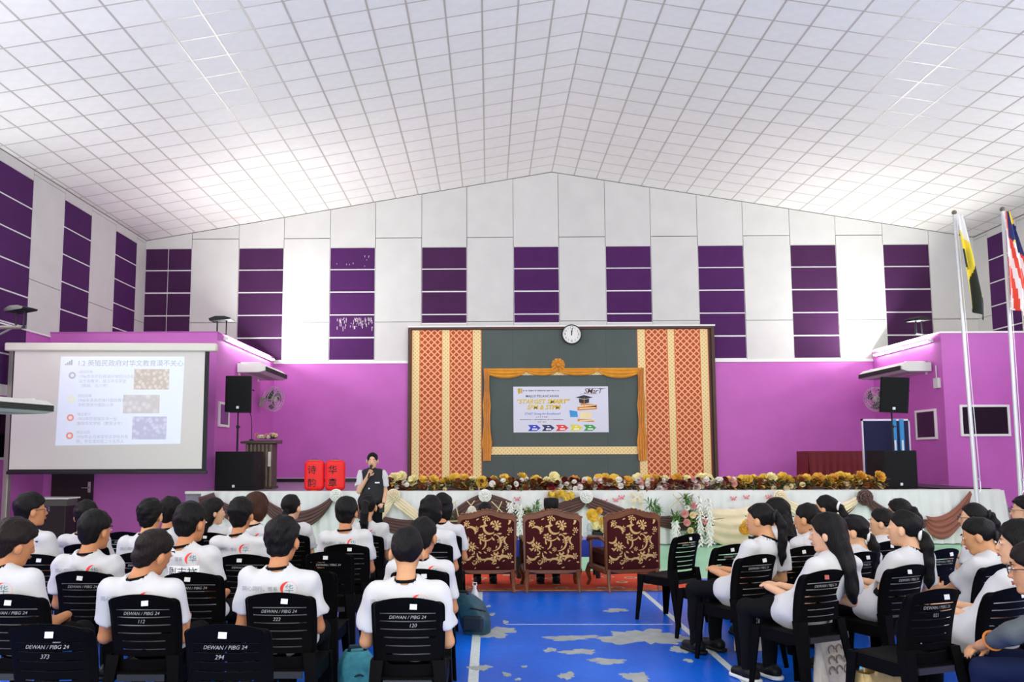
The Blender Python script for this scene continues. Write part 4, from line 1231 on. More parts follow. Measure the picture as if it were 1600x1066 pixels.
flag('limp red and white striped flag with a blue and yellow corner', (9.2, 14.33, 5.93), 1.72, .08, .46, malay, [fm('white', '#ecebe6'), fm('red', '#e4472f'), fm('yellow', '#e9cf2d'), fm('navy', '#25306c')], -.05, 4)
# ================================================================== FURNITURE ON THE FLOOR
M_plastic = mat('chair_plastic', '#090808', .55, bump=.1, scale=160, spec=.05)
def chair_meshes():
    out = {}
    # backrest with slots: rows bottom -> top
    slots = [(.495, .513)] + [(.546 + .0446 * i, .5525 + .0446 * i) for i in range(6)]
    zs = [.43, .46, .49]
    for a, b in slots: zs += [a, b]
    zs += [.8, .825, .843, .854, .86]
    us = [-1, -.95, -.88, -.76, -.62, -.5, -.35, -.18, 0, .18, .35, .5, .62, .76, .88, .95, 1]
    P = []; N = []; mask = []
    for z in zs:
        t = (z - .43) / .43
        hw = .185 + .012 * t + .006 * math.sin(t * PI)
        if z > .83: hw -= .02 * ((z - .83) / .03) ** 2
        yb = -.195 - .085 * t + .02 * math.sin(t * PI)
        P.append([]); N.append([])
        for u in us:
            zz = z - (.032 * u * u) * max(0, (t - .75) / .25)
            y = yb + .04 * u * u + (.02 if abs(u) > .93 else 0)
            P[-1].append((u * hw, y, zz)); N[-1].append((0, -1, .15))
    for j in range(len(zs) - 1):
        row = []
        zm = (zs[j] + zs[j + 1]) / 2
        inslot = any(a < zm < b for a, b in slots)
        for i in range(len(us) - 1):
            um = abs(us[i] + us[i + 1]) / 2
            row.append(not (inslot and um < (.76 if zm > .6 else .62)))
        mask.append(row)
    mb = MB(); mb.shell(P, N, .012, mask); out['backrest'] = mesh_of(mb, M_plastic, 'backrest', True)
    # seat
    n = 11
    P = []; N = []
    for j in range(n):
        v = -1 + 2 * j / (n - 1); P.append([]); N.append([])
        for i in range(n):
            u = -1 + 2 * i / (n - 1)
            hw = .2 + .012 * v; x = u * hw * (1 - .06 * max(0, v - .7) / .3 * abs(u)); y = .0 + .215 * v
            r = max(abs(u), abs(v))
            z = .445 - .012 * (1 - u * u) * (1 - v * v) - (.012 if r > .9 else 0)
            P[-1].append((x, y, z)); N[-1].append((0, 0, -1))
    mb = MB(); mb.shell(P, N, .014); out['seat'] = mesh_of(mb, M_plastic, 'seat', True)
    mb = MB()
    mb.prism([(-.21, .437), (.21, .437), (.215, .385), (.15, .37), (-.15, .37), (-.215, .385)], .2, .212, 'y')
    out['apron'] = mesh_of(mb, M_plastic, 'apron')
    mb = MB()
    mb.prism([(-.19, .44), (.205, .44), (.21, .38), (.13, .36), (-.12, .36), (-.2, .38)], -.006, .006, 'x')
    out['side_rail'] = mesh_of(mb, M_plastic, 'side_rail')
    mb = MB(); mb.box(-.13, .13, -.23, -.215, .385, .42); out['back_rail'] = mesh_of(mb, mat('chair_rail', '#2c2b2a', .4), 'back_rail')
    def leg(top, bot, w0, w1, sx_, sy):
        mb = MB(); V = []
        for (c, w) in ((top, w0), (bot, w1)):
            # L section
            for (a, b) in ((0, 0), (w, 0), (w, .012), (.012, .012), (.012, w), (0, w)):
                V.append((c[0] - sx_ * a, c[1] - sy * b, c[2]))
        F = [tuple(range(6)), tuple(range(11, 5, -1))] + [(i, (i + 1) % 6, (i + 1) % 6 + 6, i + 6) for i in range(6)]
        mb.add(V, F); return mb
    out['legs'] = []
    for s in (-1, 1):
        out['legs'].append(mesh_of(leg((s * .214, .214, .44), (s * .228, .25, 0), .075, .036, s, 1), M_plastic, 'leg'))
        out['legs'].append(mesh_of(leg((s * .2, -.212, .52), (s * .228, -.29, 0), .07, .036, s, -1), M_plastic, 'leg'))
    mb = MB(); mb.box(-.019, .019, -.0022, 0, -.014, .014); out['sticker'] = mesh_of(mb, mat('sticker', '#dcdcd6', .6), 'sticker')
    out['sticker_red'] = mesh_of(mb, mat('sticker_red', '#b0584c', .6), 'sticker')
    return out
CH = chair_meshes()
M_chalk = mat('paint_pen', '#9c9c98', .7)
rc = random.Random(5)
def back_y(u, z):
    t = (z - .43) / .43
    return -.195 - .085 * t + .02 * math.sin(t * PI) + .04 * u * u - .0125
def chair(tx, ty, yawd, label, num=None, sticker=True, group='black plastic chairs'):
    """tx,ty: where the top of the backrest is"""
    a = math.radians(yawd)
    r = thing('plastic_chair', label, 'chair', (tx - math.sin(a) * .28, ty + math.cos(a) * .28, 0), a, group)
    link('backrest', CH['backrest'], r); link('seat', CH['seat'], r); link('apron', CH['apron'], r); link('back_rail', CH['back_rail'], r)
    for s in (-1, 1): link('side_rail', CH['side_rail'], r, (s * .2, 0, 0))
    for lg in CH['legs']: link('leg', lg, r)
    if sticker:
        o = link('sticker', CH['sticker'] if 'red sticker' not in label else CH['sticker_red'], r, (rc.uniform(-.04, .04), -.284, .812), (math.radians(-8), rc.uniform(-.1, .1), 0))
    if num is not None:
        for (s, z, x, sz) in (('DEWAN / PIBG 24', .752, .0, .025), (num, .707, rc.uniform(-.03, .03), .028)):
            if not s: continue
            v, f = text_geo(s, sz, shear=.25)
            mb = MB(); mb.add([(p[0] + x, back_y((p[0] + x) / .195, z) - .002, z + p[1]) for p in v], f)
            obj('painted_lettering', mb, M_chalk, r)
    return r
LCH = [  # tx, ty, label, number
 (-2.65, 4.53, 'black plastic chair at the left edge under the boy leaning at far left', ''),
 (-3.53, 6.38, 'black plastic chair of the boy with glasses at the far left', None),
 (-3.53, 7.13, 'black plastic chair of the far boy against the purple wall at left', None),
 (-2.70, 5.44, 'black plastic chair with a sticker, left of chair 112', ''),
 (-1.91, 4.51, 'black plastic chair numbered 112 on its back', '112'),
 (-2.77, 6.50, 'black plastic chair half hidden behind the tilted head on chair 112', ''),
 (-2.86, 7.30, 'black plastic chair of the boy squeezed between two heads at left', None),
 (-1.95, 5.38, 'black plastic chair behind the boy with the paper name tag', ''),
 (-2.81, 8.20, 'black plastic chair of the girl with loose black hair', None),
 (-1.90, 6.36, 'black plastic chair behind the boy before the brown-haired student', ''),
 (-2.05, 7.22, 'black plastic chair of the brown-haired student', None),
 (-1.97, 8.05, 'black plastic chair of the girl under the brown stage swag', None),
 (-1.17, 4.57, 'black plastic chair numbered 222', '222'),
 (-1.24, 7.09, 'black plastic chair of the boy directly in front of the lanterns', None),
 (-1.23, 7.97, 'black plastic chair of the girl with a ponytail before the presenter', None),
 (-.44, 4.40, 'black plastic chair numbered 120 at the aisle', '120'),
 (-.47, 5.52, 'black plastic chair just ahead of chair 120 on the aisle', None),
 (-.52, 7.19, 'black plastic chair of the bob-haired student at the aisle', None),
 (-.47, 8.02, 'frontmost black plastic chair of the left block at the aisle', None),
 (-1.28, 6.52, 'empty black plastic chair in the gap right of chair 222, farther one', ''),
 (-1.23, 5.52, 'empty black plastic chair directly ahead of chair 222', ''),
 (-2.00, 3.72, 'empty black plastic chair numbered 373 at the bottom left', '373'),
 (-1.19, 3.71, 'empty black plastic chair numbered 294 at the bottom', '294'),
 (-3.70, 8.29, 'empty black plastic chair against the purple wall at left', '')]
for (x, y, lb, n) in LCH: chair(x, y, 0, lb, n)
RCH = [
 (2.06, 6.31, 25, 'black plastic chair of the ponytailed girl nearest the aisle', ''),
 (2.75, 7.71, 25, 'black plastic chair of the long-haired girl in the front right row', None),
 (2.63, 6.89, 25, 'black plastic chair between the aisle girl and the long-haired girl', None),
 (3.28, 7.89, 25, 'black plastic chair of the farthest ponytailed girl at right', None),
 (2.22, 5.46, 25, 'black plastic chair with a red sticker behind the very long hair', ''),
 (2.91, 6.47, 25, 'black plastic chair of the girl with the white scrunchie', ''),
 (3.52, 7.29, 25, 'black plastic chair of the girl below the brown knot', None),
 (2.89, 5.71, 25, 'black plastic chair of the girl with the longest low ponytail', ''),
 (3.95, 7.81, 25, 'black plastic chair of the girl far behind the longest ponytail', None),
 (4.47, 7.22, 25, 'black plastic chair of the girl in glasses before the brown swag', None),
 (3.56, 5.77, 25, 'black plastic chair of the girl leaning forward at right', None),
 (2.99, 4.74, 22, 'black plastic chair of the girl with a fringe at the right edge', None),
 (5.07, 7.55, 25, 'black plastic chair of the farthest student at the right edge', None),
 (1.94, 7.98, 38, 'empty black plastic chair beside the red carpet', ''),
 (2.08, 7.04, 28, 'empty black plastic chair in front of the ponytailed aisle girl', ''),
 (3.67, 6.68, 25, 'empty black plastic chair facing the leaning girl at right', ''),
 (2.52, 4.68, 20, 'empty black plastic chair numbered 021', '021')]
for (x, y, a, lb, n) in RCH: chair(x, y, a, lb, n, group='black plastic chairs')
chair(3.02, 3.86, 40, 'black plastic chair under the student in the grey jacket', None)

# ---------------------------------------------------------------- red carpet, armchairs, low table
def carpet_mat():
    mt = bpy.data.materials.new('carpet'); mt.use_nodes = True; nt = mt.node_tree; b = nt.nodes['Principled BSDF']
    tc = nt.nodes.new('ShaderNodeTexCoord'); vz = nt.nodes.new('ShaderNodeTexVoronoi'); vz.inputs['Scale'].default_value = 3.4
    nz = nt.nodes.new('ShaderNodeTexNoise'); nz.inputs['Scale'].default_value = 6; nz.inputs['Detail'].default_value = 3
    r = nt.nodes.new('ShaderNodeValToRGB')
    els = r.color_ramp.elements
    els[0].position = 0; els[0].color = lin('#d6b78c'); els[1].position = .5; els[1].color = lin('#e0431c')
    e = els.new(.18); e.color = lin('#8a3018'); e = els.new(.27); e.color = lin('#d8b890'); e = els.new(.33); e.color = lin('#dd4520')
    nt.links.new(tc.outputs['Object'], vz.inputs['Vector']); nt.links.new(vz.outputs['Distance'], r.inputs['Fac'])
    nt.links.new(r.outputs['Color'], b.inputs['Base Color']); b.inputs['Roughness'].default_value = .95
    return mt
cp = thing('red_carpet', 'red patterned carpet under the armchairs', 'carpet', (1.0, 10.7, .003))
mb = MB(); mb.box(-1.38, 1.42, -.62, .75, 0, .012); obj('field', mb, carpet_mat(), cp)
for (a, b, c, d) in ((-1.5, 1.54, -.76, -.62), (-1.5, 1.54, .75, .88), (-1.5, -1.38, -.62, .75), (1.42, 1.54, -.62, .75)):
    mb = MB(); mb.box(a, b, c, d, 0, .013); obj('border', mb, mat('carpet_border', '#a8623c', .95, var=.4, scale=14), cp)

M_frame = mat('carved_wood', '#6b3a18', .38, var=.2, scale=8)
M_vel = mat('maroon_velvet', '#3c0c0c', .8, var=.1, scale=10, spec=.15)
M_broc = mat('gold_brocade', '#c49a5e', .55, var=.12, scale=30)
def camel(u):   # top outline of the back, u in -1..1
    return .90 + .055 * math.exp(-(u / .42) ** 2) - .035 * max(0, (abs(u) - .86) / .14) ** 2
def armchair_meshes():
    out = {}
    hw = .33
    us = [-1 + 2 * i / 24 for i in range(25)]
    def outline(k, b):   # closed outline scaled
        top = [(u * hw * k, camel(u) - b) for u in us]
        return top + [(hw * k * .96, .25 + b * .4), (hw * k * .5, .215 + b * .4), (-hw * k * .5, .215 + b * .4), (-hw * k * .96, .25 + b * .4)]
    mb = MB(); mb.prism(outline(1.06, 0), -.02, .03, 'y'); out['back_frame'] = mesh_of(mb, M_frame, 'back_frame')
    def dome(u, v, off=0.0):
        x = (u * 2 - 1); uu = x
        zt = camel(x) - .055; zb = .255
        z = zb + (zt - zb) * v
        return (x * hw * .97, -.022 - .035 * (1 - x ** 4) * (1 - (2 * v - 1) ** 4) - off, z)
    mb = MB(); mb.grid(25, 25, dome); out['back_upholstery'] = mesh_of(mb, M_vel, 'back_upholstery', 'all')
    # brocade flowers and scrolls laid on the dome
    mb = MB(); r = random.Random(44)
    def lay(pts, faces, cx, cz, sc, rot):
        c, s = math.cos(rot), math.sin(rot); V = []
        for (a, b) in pts:
            x = cx + sc * (a * c - b * s); z = cz + sc * (a * s + b * c)
            x = max(-hw * .94, min(hw * .94, x)); u = (x / (hw * .97) + 1) / 2
            zt = camel(x / (hw * .97)) - .055
            z = max(.27, min(zt - .01, z)); v = (z - .255) / (zt - .255)
            p = dome(u, v, .0025); V.append((x, p[1], z))
        mb.add(V, faces)
    def flower(n, cut=.5):
        pts = []; F = []
        for i in range(n):
            a = 2 * PI * i / n; d = PI / n
            o = len(pts)
            pts += [(.42 * math.cos(a - d * .7), .42 * math.sin(a - d * .7)), (.8 * math.cos(a - d * .55), .8 * math.sin(a - d * .55)), (1.0 * math.cos(a), 1.0 * math.sin(a)), (.8 * math.cos(a + d * .55), .8 * math.sin(a + d * .55)), (.42 * math.cos(a + d * .7), .42 * math.sin(a + d * .7))]
            F.append(tuple(range(o, o + 5)))
        o = len(pts)
        pts += [(.27 * math.cos(2 * PI * i / 8), .27 * math.sin(2 * PI * i / 8)) for i in range(8)]; F.append(tuple(range(o, o + 8)))
        return pts, F
    def arc(a0, a1, w, n=14, grow=1.0):
        pts = []; F = []
        for i in range(n + 1):
            t = i / n; a = a0 + (a1 - a0) * t; ww = w * math.sin(PI * (.08 + .9 * t)) ** .8; rr = 1 + (grow - 1) * t
            pts += [((rr - ww) * math.cos(a), (rr - ww) * math.sin(a)), ((rr + ww) * math.cos(a), (rr + ww) * math.sin(a))]
        for i in range(n): F.append((2 * i, 2 * i + 1, 2 * i + 3, 2 * i + 2))
        return pts, F
    def leafp():
        pts = [(0, 0), (.35, .22), (.75, .16), (1.0, 0), (.7, -.1), (.3, -.14)]
        return pts, [tuple(range(6))]
    for (x, z, s, n) in ((.11, .78, .062, 8), (-.06, .64, .052, 7), (-.19, .53, .062, 9), (.15, .6, .04, 7), (.09, .41, .06, 8), (.27, .72, .038, 6), (-.24, .8, .04, 7), (.26, .42, .04, 6), (-.1, .38, .038, 7), (-.28, .36, .035, 6), (-.02, .86, .045, 7), (.02, .5, .03, 6), (-.13, .74, .032, 6), (.22, .52, .034, 6)):
        lay(*flower(n), x, z, s, r.uniform(0, 1))
    for (x, z, s, a0, a1, w) in ((.03, .75, .07, 2.6, 5.6, .2), (.06, .58, .1, -1.6, 1.5, .1), (-.2, .7, .06, -.4, 2.4, .24), (.22, .83, .05, -1, 1.8, .3), (-.05, .45, .07, 3, 5.6, .16), (.2, .36, .06, .4, 3.1, .26), (-.24, .44, .06, 3.4, 6, .22), (-.16, .86, .06, .3, 2.6, .22), (.25, .6, .05, 2, 4.6, .22), (.02, .33, .06, .3, 2.8, .2), (-.02, .7, .1, 3.9, 5.7, .08), (-.27, .62, .05, 4, 6.8, .24), (.14, .48, .06, 3.4, 5.6, .2), (-.1, .57, .08, 5.2, 7, .12)):
        lay(*arc(a0, a1, w), x, z, s, 0)
    for i in range(46):
        lay(*leafp(), r.uniform(-.3, .3), r.uniform(.29, .86), r.uniform(.035, .065), r.uniform(0, 6.28))
    out['brocade_pattern'] = mesh_of(mb, M_broc, 'brocade_pattern')
    mb = MB(); mb.bbox(-.33, .33, .02, .62, .27, .46, .04); out['seat_cushion'] = mesh_of(mb, M_vel, 'seat_cushion')
    mb = MB(); mb.bbox(-.35, .35, .02, .64, .2, .28, .02); out['seat_rail'] = mesh_of(mb, M_frame, 'seat_rail')
    out['inner_back'] = mesh_of(MB().bbox(-.3, .3, .03, .1, .42, .86, .03), M_vel, 'inner_back')
    for s, k in ((-1, 'l'), (1, 'r')):
        mb = MB(); mb.tube([(s * .325, .0, .58), (s * .35, .12, .62), (s * .355, .35, .6), (s * .35, .55, .585), (s * .345, .6, .55)], [.024, .026, .028, .03, .026], 9)
        mb.tube([(s * .345, .5, .57), (s * .355, .47, .45), (s * .34, .5, .26)], [.025, .022, .03], 8)
        out['arm_' + k] = mesh_of(mb, M_frame, 'arm', True)
    out['legs'] = []
    for s in (-1, 1):
        mb = MB(); mb.tube([(s * .3, 0, .26), (s * .305, -.01, .12), (s * .31, -.05, .0)], [.03, .022, .018], 8); out['legs'].append(mesh_of(mb, M_frame, 'leg', True))
        mb = MB(); mb.tube([(s * .32, .6, .26), (s * .345, .63, .17), (s * .32, .62, .07), (s * .34, .65, .0)], [.036, .034, .02, .024], 8); out['legs'].append(mesh_of(mb, M_frame, 'leg', True))
    mb = MB()
    for i in range(15):
        u = -1 + 2 * i / 14
        mb.ball((u * hw * 1.02, .0, camel(u) + .004), (.028, .026, .016), 7, 4)
    out['carved_crest'] = mesh_of(mb, M_frame, 'carved_crest', True)
    return out
AC_ = armchair_meshes()
for (x, y, a, lb) in ((-.03, 9.78, 2, 'carved armchair in maroon and gold brocade, the left of three'), (.74, 9.78, 0, 'carved armchair in maroon and gold brocade, the middle of three'), (1.69, 9.82, 12, 'carved armchair in maroon and gold brocade, the right, empty one')):
    r = thing('armchair', lb, 'armchair', (x, y, .019), math.radians(a), 'brocade armchairs on the red carpet')
    for k, me in AC_.items():
        if k == 'legs':
            for lg in me: link('leg', lg, r)
        elif k.startswith('arm_'): link('arm', me, r)
        elif k == 'brocade_pattern':
            link(k, me, bu)['kind'] = 'stuff'
        elif k == 'back_upholstery': bu = link(k, me, r)
        elif k == 'carved_crest': link(k, me, bf)
        elif k == 'back_frame': bf = link(k, me, r)
        else: link(k, me, r)
t = thing('low_table', 'low table under a royal blue cloth beyond the armchairs', 'table', (.9, 11.05, .016))
mb = MB()
def fnb(u, v):
    a = u * 2 * PI
    c, s = math.cos(a), math.sin(a); e = .35
    k = 1 + .02 * v + .012 * v * math.sin(a * 22)
    return (.62 * k * math.copysign(abs(c) ** e, c), .22 * k * math.copysign(abs(s) ** e, s), .5 - .22 * v)
mb.grid(90, 6, fnb); mb.prism([(fnb(i / 40, 0)[0], fnb(i / 40, 0)[1]) for i in range(40)], .49, .5, 'z')
obj('blue_cloth', mb, mat('royal_blue', '#103aa8', .6, sheen=.3, var=.08), t, smooth=True)
for sx_ in (-1, 1):
    for sy in (-1, 1):
        mb = MB(); mb.tube([(sx_ * .52, sy * .16, 0), (sx_ * .52, sy * .16, .48)], .03, 8); obj('leg', mb, M_blackm, t)

def bottle(name, label, loc, r, h_, mt, capm, handle=False):
    t = thing(name, label, 'bottle', loc)
    mb = MB(); mb.lathe([(r * .9, 0), (r, .01), (r, h_ * .35), (r * .93, h_ * .4), (r, h_ * .46), (r, h_ * .68), (r * .5, h_ * .84), (r * .42, h_ * .9)], 16); obj('body', mb, mt, t, smooth=True)
    mb = MB(); mb.lathe([(r * .46, h_ * .9), (r * .46, h_), (r * .3, h_ * 1.01)], 12); obj('cap', mb, capm, t)
    if handle:
        mb = MB(); mb.tube([(-r * .5, 0, h_), (-r * .5, 0, h_ * 1.13), (r * .5, 0, h_ * 1.13), (r * .5, 0, h_)], .006, 6); obj('carry_loop', mb, capm, t)
M_pet = mat('clear_plastic', '#dfe8ec', .08, trans=.75, alpha=.75)
bottle('water_bottle', 'clear plastic water bottle on the blue table', (1.32, 10.95, .518), .034, .23, M_pet, M_badge)
bottle('water_bottle', 'white sports bottle with a carry loop on the blue floor', (-.16, 8.8, .003), .04, .24, mat('bottle_white', '#d9dcd9', .35), M_badge, True)
bottle('water_bottle', 'small clear bottle standing beside the white sports bottle', (-.3, 8.95, .003), .03, .15, M_pet, M_badge)
bottle('water_bottle', 'light blue bottle by the tote bag under the right chairs', (2.35, 5.32, .003), .04, .3, mat('bottle_blue', '#5fc3e6', .3), mat('bottle_blue'))

# bags
def pack(name, label, loc, rotz, size, mt, mt2, strapc, lean=0.0):
    t = thing(name, label, 'bag', loc, rotz); w, d, H = size
    mb = MB()
    def fn(u, v):
        a = 2 * PI * u; c, s = math.cos(a), math.sin(a); e = .5
        k = (1 - .75 * max(0, v - .75) ** 2 * 8) * (.85 + .15 * math.sin(min(1, v * 3) * PI / 2))
        wob = 1 + .04 * math.sin(5 * a + v * 9)
        return (w / 2 * k * wob * math.copysign(abs(c) ** e, c) + lean * v * v, d / 2 * k * math.copysign(abs(s) ** e, s), H * v)
    mb.grid(37, 14, fn); mb.prism([fn(i / 24, 1)[:2] for i in range(24)], H - .004, H, 'z'); obj('body', mb, mt, t, smooth='all')
    mb = MB(); mb.tube([(-w * .25 + lean, 0, H * .95), (-w * .2 + lean, -.03, H * 1.08), (w * .2 + lean, -.03, H * 1.08), (w * .25 + lean, 0, H * .95)], .014, 7); obj('handle', mb, strapc, t)
    mb = MB(); mb.bbox(-w * .38, w * .38, -d / 2 - .03, -d / 2 + .02, H * .1, H * .5, .02); obj('pocket', mb, mt2, t)
    mb = MB(); mb.tube([(-w * .42, -d * .35, H * .62), (0, -d * .52, H * .7), (w * .42, -d * .35, H * .62)], .008, 6); obj('piping', mb, strapc, t)
    return t
pack('backpack', 'teal striped cloth bag on the floor left of chair 120', (-.83, 5.2, .003), .3, (.22, .22, .4), mat('teal_cloth', '#3f8f98', .8, var=.25, scale=25), mat('teal_dark', '#2f6f7c', .8), mat('strap_navy', '#17313d', .7))
pack('backpack', 'dark teal and navy backpack slumped beside the aisle chairs', (-.12, 7.62, .003), -.3, (.26, .22, .34), mat('navy_nylon', '#15414f', .5, var=.2), mat('navy_dark', '#0f1d2a', .5), mat('strap_dark', '#0c1218', .6), -.14)
def tote(label, loc, rotz, w, d, H, mt, printc=None, word=None):
    t = thing('tote_bag', label, 'bag', loc, rotz)
    mb = MB()
    def fn(u, v):
        a = 2 * PI * u; c, s = math.cos(a), math.sin(a); e = .4
        return (w / 2 * (1 - .1 * v) * math.copysign(abs(c) ** e, c), d / 2 * (1 - .5 * v) * math.copysign(abs(s) ** e, s) + .01 * math.sin(7 * a + v * 8), H * v)
    mb.grid(33, 10, fn); mb.prism([fn(i / 20, 0)[:2] for i in range(20)], 0, .004, 'z'); obj('body', mb, mt, t, smooth='all')
    for s in (-1, 1):
        mb = MB(); mb.tube([(-w * .2, s * d * .2, H * .95), (-w * .15, s * d * .3, H * 1.25), (w * .12, s * d * .3, H * 1.22), (w * .2, s * d * .2, H * .95)], .012, 6); obj('handle', mb, mt, t)
    if printc:
        mb = MB()
        for i in range(3):
            for j in range(3):
                x, z = -w * .25 + w * .24 * i, H * (.3 + .2 * j)
                mb.tube([(x + .028 * math.cos(q), -d * .5, z + .03 * math.sin(q)) for q in [k * .8 for k in range(6)]], .006, 5)
        obj('printed_marks', mb, printc, t)
tote('cream tote bag with grey printed marks under the chair with the red sticker', (2.42, 5.95, .003), .45, .3, .12, .36, mat('canvas_cream', '#d8cdb8', .85, var=.08), mat('print_taupe', '#8f8372', .8))
tote('cream tote bag with black print behind the legs near the aisle', (2.15, 6.95, .003), .4, .26, .12, .34, mat('canvas_cream'), mat('print_ink', '#2a2622', .8))
tote('beige paper bag under the chairs behind chair 021', (3.05, 6.0, .003), .4, .22, .12, .33, mat('paper_beige', '#c4b895', .85, var=.1))
tote('pale yellow woven bag under the seat of chair 021', (2.36, 5.12, .003), .35, .34, .2, .3, mat('woven_yellow', '#d9b878', .8, var=.15, scale=30))
# ================================================================== PEOPLE
class SDF:
    """signed distance field on a grid; limbs are blended smoothly and meshed as ONE continuous surface"""
    def __init__(self, lo, hi, h):
        self.lo = np.array(lo, float); self.h = h
        self.n = np.ceil((np.array(hi, float) - self.lo) / h).astype(int) + 1
        self.D = np.full(self.n, .25, np.float32)
        self.ax = [self.lo[i] + h * np.arange(self.n[i]) for i in range(3)]
    def _blk(self, lo, hi, mg):
        a = np.maximum(np.floor((np.array(lo) - mg - self.lo) / self.h).astype(int), 0)
        b = np.minimum(np.ceil((np.array(hi) + mg - self.lo) / self.h).astype(int) + 1, self.n)
        if (b <= a).any(): return None, None
        sl = tuple(slice(a[i], b[i]) for i in range(3))
        X = self.ax[0][sl[0]][:, None, None]; Y = self.ax[1][sl[1]][None, :, None]; Z = self.ax[2][sl[2]][None, None, :]
        return sl, (X, Y, Z)
    def _join(self, sl, d, k, mode):
        A = self.D[sl]
        if mode == 'u':
            if k > 0:
                hh = np.maximum(k - np.abs(A - d), 0) / k
                self.D[sl] = np.minimum(A, d) - hh * hh * k * .25
            else: self.D[sl] = np.minimum(A, d)
        else:
            d = -d
            if k > 0:
                hh = np.maximum(k - np.abs(A - d), 0) / k
                self.D[sl] = np.maximum(A, d) + hh * hh * k * .25
            else: self.D[sl] = np.maximum(A, d)
    def cap(self, a, b, r1, r2=None, k=.02, mode='u', flat=None):
        """tapered capsule a->b; flat = (axis vector, factor) squashes across that axis"""
        r2 = r1 if r2 is None else r2
        a = np.array(a, float); b = np.array(b, float); r = max(r1, r2)
        sl, g = self._blk(np.minimum(a, b) - r, np.maximum(a, b) + r, max(k, 3 * self.h))
        if sl is None: return self
        ba = b - a; L = max(1e-9, ba @ ba)
        P = [g[i] - a[i] for i in range(3)]
        t = np.clip((P[0] * ba[0] + P[1] * ba[1] + P[2] * ba[2]) / L, 0, 1)
        Q = [P[i] - ba[i] * t for i in range(3)]
        if flat is not None:
            f = np.array(flat[0], float); f /= np.linalg.norm(f)
            dt = (Q[0] * f[0] + Q[1] * f[1] + Q[2] * f[2]) * (flat[1] - 1)
            Q = [Q[i] + f[i] * dt for i in range(3)]
        d = np.sqrt(Q[0] ** 2 + Q[1] ** 2 + Q[2] ** 2) - (r1 + (r2 - r1) * t)
        self._join(sl, d, k, mode); return self
    def ell(self, c, r, R=None, k=.02, mode='u'):
        c = np.array(c, float); r = np.array(r, float); m_ = r.max()
        sl, g = self._blk(c - m_, c + m_, max(k, 3 * self.h))
        if sl is None: return self
        P = [g[i] - c[i] for i in range(3)]
        if R is not None:
            P = [P[0] * R[0, j] + P[1] * R[1, j] + P[2] * R[2, j] for j in range(3)]
        k0 = np.sqrt((P[0] / r[0]) ** 2 + (P[1] / r[1]) ** 2 + (P[2] / r[2]) ** 2)
        k1 = np.sqrt((P[0] / r[0] ** 2) ** 2 + (P[1] / r[1] ** 2) ** 2 + (P[2] / r[2] ** 2) ** 2)
        d = k0 * (k0 - 1) / np.maximum(k1, 1e-6)
        self._join(sl, d, k, mode); return self
    def cut(self, fn, k=.0):
        """keep where fn(X,Y,Z) <= 0"""
        d = fn(self.ax[0][:, None, None], self.ax[1][None, :, None], self.ax[2][None, None, :])
        d = np.broadcast_to(d, self.D.shape)
        if k > 0:
            hh = np.maximum(k - np.abs(self.D - d), 0) / k
            self.D = np.maximum(self.D, d) + hh * hh * k * .25
        else: self.D = np.maximum(self.D, d)
        return self
    def wrinkle(self, amp, sc, seed):
        r = np.random.RandomState(seed); X, Y, Z = self.ax[0][:, None, None], self.ax[1][None, :, None], self.ax[2][None, None, :]
        N = 0
        for i in range(5):
            w = r.randn(3) * sc; N = N + np.sin(w[0] * X + w[1] * Y + w[2] * Z + r.rand() * 6.28)
        self.D = self.D + (amp / 2.5) * N; return self
    def hit_back(self, xs, zs):
        """y of the surface first met coming from -Y at each (x,z)"""
        fx = (np.asarray(xs) - self.lo[0]) / self.h; fz = (np.asarray(zs) - self.lo[2]) / self.h
        ix = np.clip(fx.astype(int), 0, self.n[0] - 2); iz = np.clip(fz.astype(int), 0, self.n[2] - 2)
        tx = (fx - ix)[:, None]; tz = (fz - iz)[:, None]
        Dm = np.swapaxes(self.D, 1, 2)
        col = (Dm[ix, iz] * (1 - tx) + Dm[ix + 1, iz] * tx) * (1 - tz) + (Dm[ix, iz + 1] * (1 - tx) + Dm[ix + 1, iz + 1] * tx) * tz
        neg = col < 0
        j = np.argmax(neg, 1); ok = neg.any(1) & (j > 0)
        j = np.maximum(j, 1)
        a = col[np.arange(len(j)), j - 1]; b = col[np.arange(len(j)), j]
        t = a / np.where(np.abs(a - b) < 1e-9, 1, a - b)
        return self.lo[1] + self.h * (j - 1 + t), ok
    def mesh(self, name, mt, M=None):
        D = self.D; s = D < 0
        c = [s[i:s.shape[0] - 1 + i, j:s.shape[1] - 1 + j, k:s.shape[2] - 1 + k] for i in (0, 1) for j in (0, 1) for k in (0, 1)]
        tot = np.zeros(c[0].shape, np.int8)
        for q in c: tot += q
        act = (tot > 0) & (tot < 8)
        idx = np.full(act.shape, -1, np.int64); ii = np.argwhere(act); idx[act] = np.arange(len(ii))
        acc = np.zeros((len(ii), 3)); cnt = np.zeros(len(ii))
        corners = [(i, j, k) for i in (0, 1) for j in (0, 1) for k in (0, 1)]
        val = {cc: D[ii[:, 0] + cc[0], ii[:, 1] + cc[1], ii[:, 2] + cc[2]] for cc in corners}
        for a in corners:
            for ax in range(3):
                if a[ax]: continue
                b = tuple(1 if q == ax else a[q] for q in range(3))
                va, vb = val[a], val[b]; m_ = (va < 0) != (vb < 0)
                t = va / np.where(m_, va - vb, 1)
                p = np.zeros((len(ii), 3)); p[:] = a; p[:, ax] += t
                acc[m_] += p[m_]; cnt[m_] += 1
        V = self.lo + self.h * (ii + acc / cnt[:, None])
        Q = []
